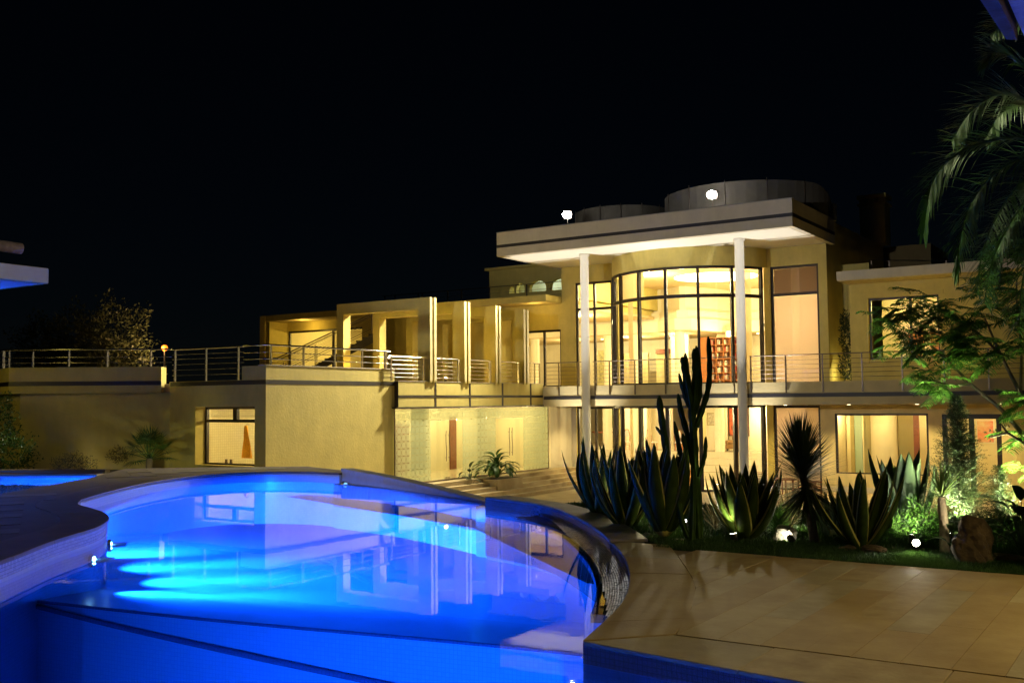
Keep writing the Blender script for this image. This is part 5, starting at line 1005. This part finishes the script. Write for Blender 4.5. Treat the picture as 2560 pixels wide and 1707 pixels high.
clus = [((-3.72,16.2,3.35),12),((-3.5,16.1,3.0),12),((-3.35,16.1,3.5),12),((-3.05,16.0,3.45),14),((-3.15,16,2.95),12),((-2.85,16.0,3.1),12),((-2.55,16.1,3.35),12),((-2.5,16.0,2.95),10),((-3.12,15.8,2.42),13),((-2.3,16.2,3.65),12),((-2.05,16.3,3.95),12),((-1.95,16.3,3.3),12),((-2.2,16.0,2.75),8),((-2.0,16.1,2.9),10),((-1.95,15.9,1.65),6),((-1.9,15.9,2.1),8),((-1.8,16.3,4.35),12),((-2.75,16.0,2.75),8),((-1.9,15.8,1.25),4),((-1.75,16.2,3.6),10)]
for c,n_ in clus:
    for i in range(int(n_*1.6)):
        az = rg.uniform(0,2*pi); e = R(rg.uniform(-25,45)); d = np.array((cos(az)*cos(e),sin(az)*cos(e),sin(e))); fernleaf(np.array(c)+rg.normal(0,.09,3), d, rg.uniform(.30,.46), rg, V, F)
rawmesh('crown', np.array(V), np.array(F), LEAFB, jt, kind='stuff')
bush('bare_twig', 'gnarled dark branch with a few curled leaves at the right edge', 'branch', (-1.5,15,.17), [((-2.2,15,1.66),(.10,.08,.08),22),((-2.02,15,1.80),(.10,.08,.06),14)], LEAFD, .05, trunk=[[(-1.5,15,.1),(-1.6,15,1.0),(-1.8,15,1.55),(-2.0,15,1.68),(-2.22,15,1.62)],[(-2.0,15,1.68),(-2.07,15,1.80)]], seed=31, tr=.03)
pt = thing('palm_tree', 'tall feather palm whose arching fronds hang into the top right corner', 'palm', (-.55,12.4,.2))
MB().tube([(-.5,12.7,.1),(-.5,12.6,2.5),(-.7,12.5,4.8)], [.15,.12,.11], 12).build('trunk', BARK, pt)
def frond(pts, seed, L=.62, n_=100, hang=.8):
    rg = np.random.default_rng(seed); P3 = [np.array(p) for p in catmull(pts, 12)]; MB().tube([tuple(p) for p in P3], [.022*(1-.8*i/len(P3)) for i in range(len(P3))], 6).build('frond', PALM, pt); fr = pt.children[-1]
    V = []; F = []; m_ = len(P3)-1
    for k in range(n_):
        t = .06+.94*k/n_; f_ = t*m_; i = min(int(f_),m_-1); p = P3[i]+(P3[i+1]-P3[i])*(f_-i); d = P3[i+1]-P3[i]; d /= np.linalg.norm(d); s = np.cross(d,np.array((0,0,1.))); s /= np.linalg.norm(s)+1e-6; ln = L*(.45+.75*sin(pi*min(1,t*.85+.1)))*rg.uniform(.85,1.1)
        for sg in (-1,1):
            dd = s*sg*.75+d*.65+np.array((0,0,rg.normal(.1,.30))); dd /= np.linalg.norm(dd); q = p.copy(); o = len(V); K = 5
            for j in range(K+1):
                w_ = .0105*(1-(j/K)**1.6)+.0008; wv = np.cross(dd,np.array((0,0,1.))+rg.normal(0,.05,3)); wv /= np.linalg.norm(wv)+1e-6; V += [q-wv*w_,q+wv*w_]; q = q+dd*ln/K; dd = dd-np.array((0,0,hang*.32*(j+1)/K)); dd /= np.linalg.norm(dd)
            for j in range(K): F.append((o+2*j,o+2*j+1,o+2*j+3,o+2*j+2))
    rawmesh('leaflets', np.array(V), np.array(F), PALM, fr, kind='stuff')
KC = (-.7,12.5,4.8)
frond([KC,(-1.39,12.5,5.02),(-1.86,12.5,5.02),(-2.19,12.55,4.88),(-2.38,12.6,4.66),(-2.45,12.6,4.38),(-2.49,12.6,4.1)], 1, L=.46, n_=120, hang=.7)
frond([KC,(-1.2,12.6,4.55),(-1.55,12.8,4.2),(-1.8,12.9,3.75),(-1.93,13.0,3.25)], 2, L=.40, hang=1.1); frond([KC,(-1.05,12.4,5.4),(-1.4,12.4,5.85),(-1.62,12.4,6.0),(-1.75,12.4,5.9)], 3, L=.36); frond([KC,(-1.1,12.8,5.2),(-1.4,13.0,5.5),(-1.7,13.2,5.5),(-1.9,13.3,5.25)], 4, L=.38)
frond([KC,(-1.25,12.6,5.35),(-1.6,12.7,5.6),(-1.95,12.8,5.5),(-2.2,12.9,5.2)], 11, L=.42, n_=100, hang=.6); frond([KC,(-1.15,12.5,4.85),(-1.6,12.6,4.75),(-1.95,12.7,4.45),(-2.12,12.8,4.05),(-2.18,12.8,3.6)], 12, L=.42, n_=100, hang=.7)
frond([KC,(-1.0,12.7,5.7),(-1.3,12.8,6.3),(-1.55,12.9,6.5),(-1.75,13,6.4)], 5, L=.36); frond([KC,(-1.2,12.9,4.2),(-1.5,13.1,3.6),(-1.6,13.2,2.9)], 6, L=.42, hang=1.2); frond([KC,(-.1,12.3,5.4),(.6,12.1,5.2)], 7, L=.4); frond([KC,(-.7,11.9,5.5),(-.6,11.2,5.3)], 8, L=.4); frond([KC,(-1.3,12.7,4.7),(-1.7,13.0,4.35),(-1.95,13.2,3.9),(-2.05,13.3,3.4)], 9, L=.40, hang=1.0)
# ================================================================== POOL LIGHTS (underwater, blue)
BLUE = (0.004, 0.105, 1.0)
def poollight(x, y, z, n, label, power, spot=75, lens=40, blend=1.0, blocker=True, core=0):
    t_ = thing('pool_light', label, 'pool light', (x,y,z), 'underwater pool lights'); a = Vector(n).normalized(); c = Vector((x,y,z))
    MB().tube([tuple(c-a*.04),tuple(c+a*.02)], .10, 16).build('ring', STEEL, t_); MB().tube([tuple(c+a*.021),tuple(c+a*.03)], .06, 16).build('lens', emit('pool_lens_glow', (.3,.75,1), lens), t_)
    if blocker:                                                        # eyelid added over the lamp to stop its beam leaking upward
        h = Vector((a.x,a.y,0)).normalized(); q = c+h*.02; sd_ = Vector((-h.y,h.x,0))
        MB().quadmesh([tuple(q+sd_*.28*s_+h*e_+Vector((0,0,z_))) for z_ in (.004,.014) for s_,e_ in ((-1,0),(1,0),(1,.24),(-1,.24))], [(0,3,2,1),(4,5,6,7),(0,1,5,4),(1,2,6,5),(2,3,7,6),(3,0,4,7)]).build('spill_blocker', POOLT, t_)
    lamp('pool_lamp', 'SPOT', tuple(c+a*.08), power, BLUE, tuple(c+a*3), .003, spot, blend)
    if core: lamp('pool_lamp_core', 'SPOT', tuple(c+a*.08), core, BLUE, tuple(c+a*3), .003, 62, 1.0)
poollight(-14.02,9.66,-.2,(.80,.62,.03),'underwater light nearest the camera on the curved left pool wall',11000,125,core=24000)
poollight(-15.25,10.83,-.2,(.62,.78,.03),'underwater light at the tip of the left deck',11000,125,core=24000)
poollight(-16.95,11.62,-.2,(.45,.9,.03),'underwater light hidden round the tip of the left deck',11000,125,core=24000)
poollight(-18.35,12.32,-.2,(-.30,1,-.03),'unseen fill light added behind the left deck, facing the back wall',22000,110)  # extra lamp added out of sight to fill the dark floor by the ring
for x,n,w_,pw in ((-8.6,(.02,1,-.06),'left',350),(-4.5,(-.1,1,-.06),'middle',4200),(.5,(-.35,1,-.06),'right',6000)): poollight(x,.62,-.55,n,'underwater light in the near pool wall out of the picture, %s one' % w_,pw,90)
poollight(-3.85,7.34,-.32,(-.35,-1,-.30),'round pool light set in the wall under the patio corner',900,120,20)
poollight(-18.75,20.42,.0,(.9,-.2,.0),'small light in the overflow channel at the far pool corner',45,150,1.2,blocker=False)
poollight(-24.3,15.9,-.12,(-.85,.55,-.03),'underwater light in the near wall of the second pool',40000,130); poollight(-23.2,9.3,-.4,(-.1,.0,1),'underwater light in the second pool below the pavilion roof',9000,110,blocker=False)
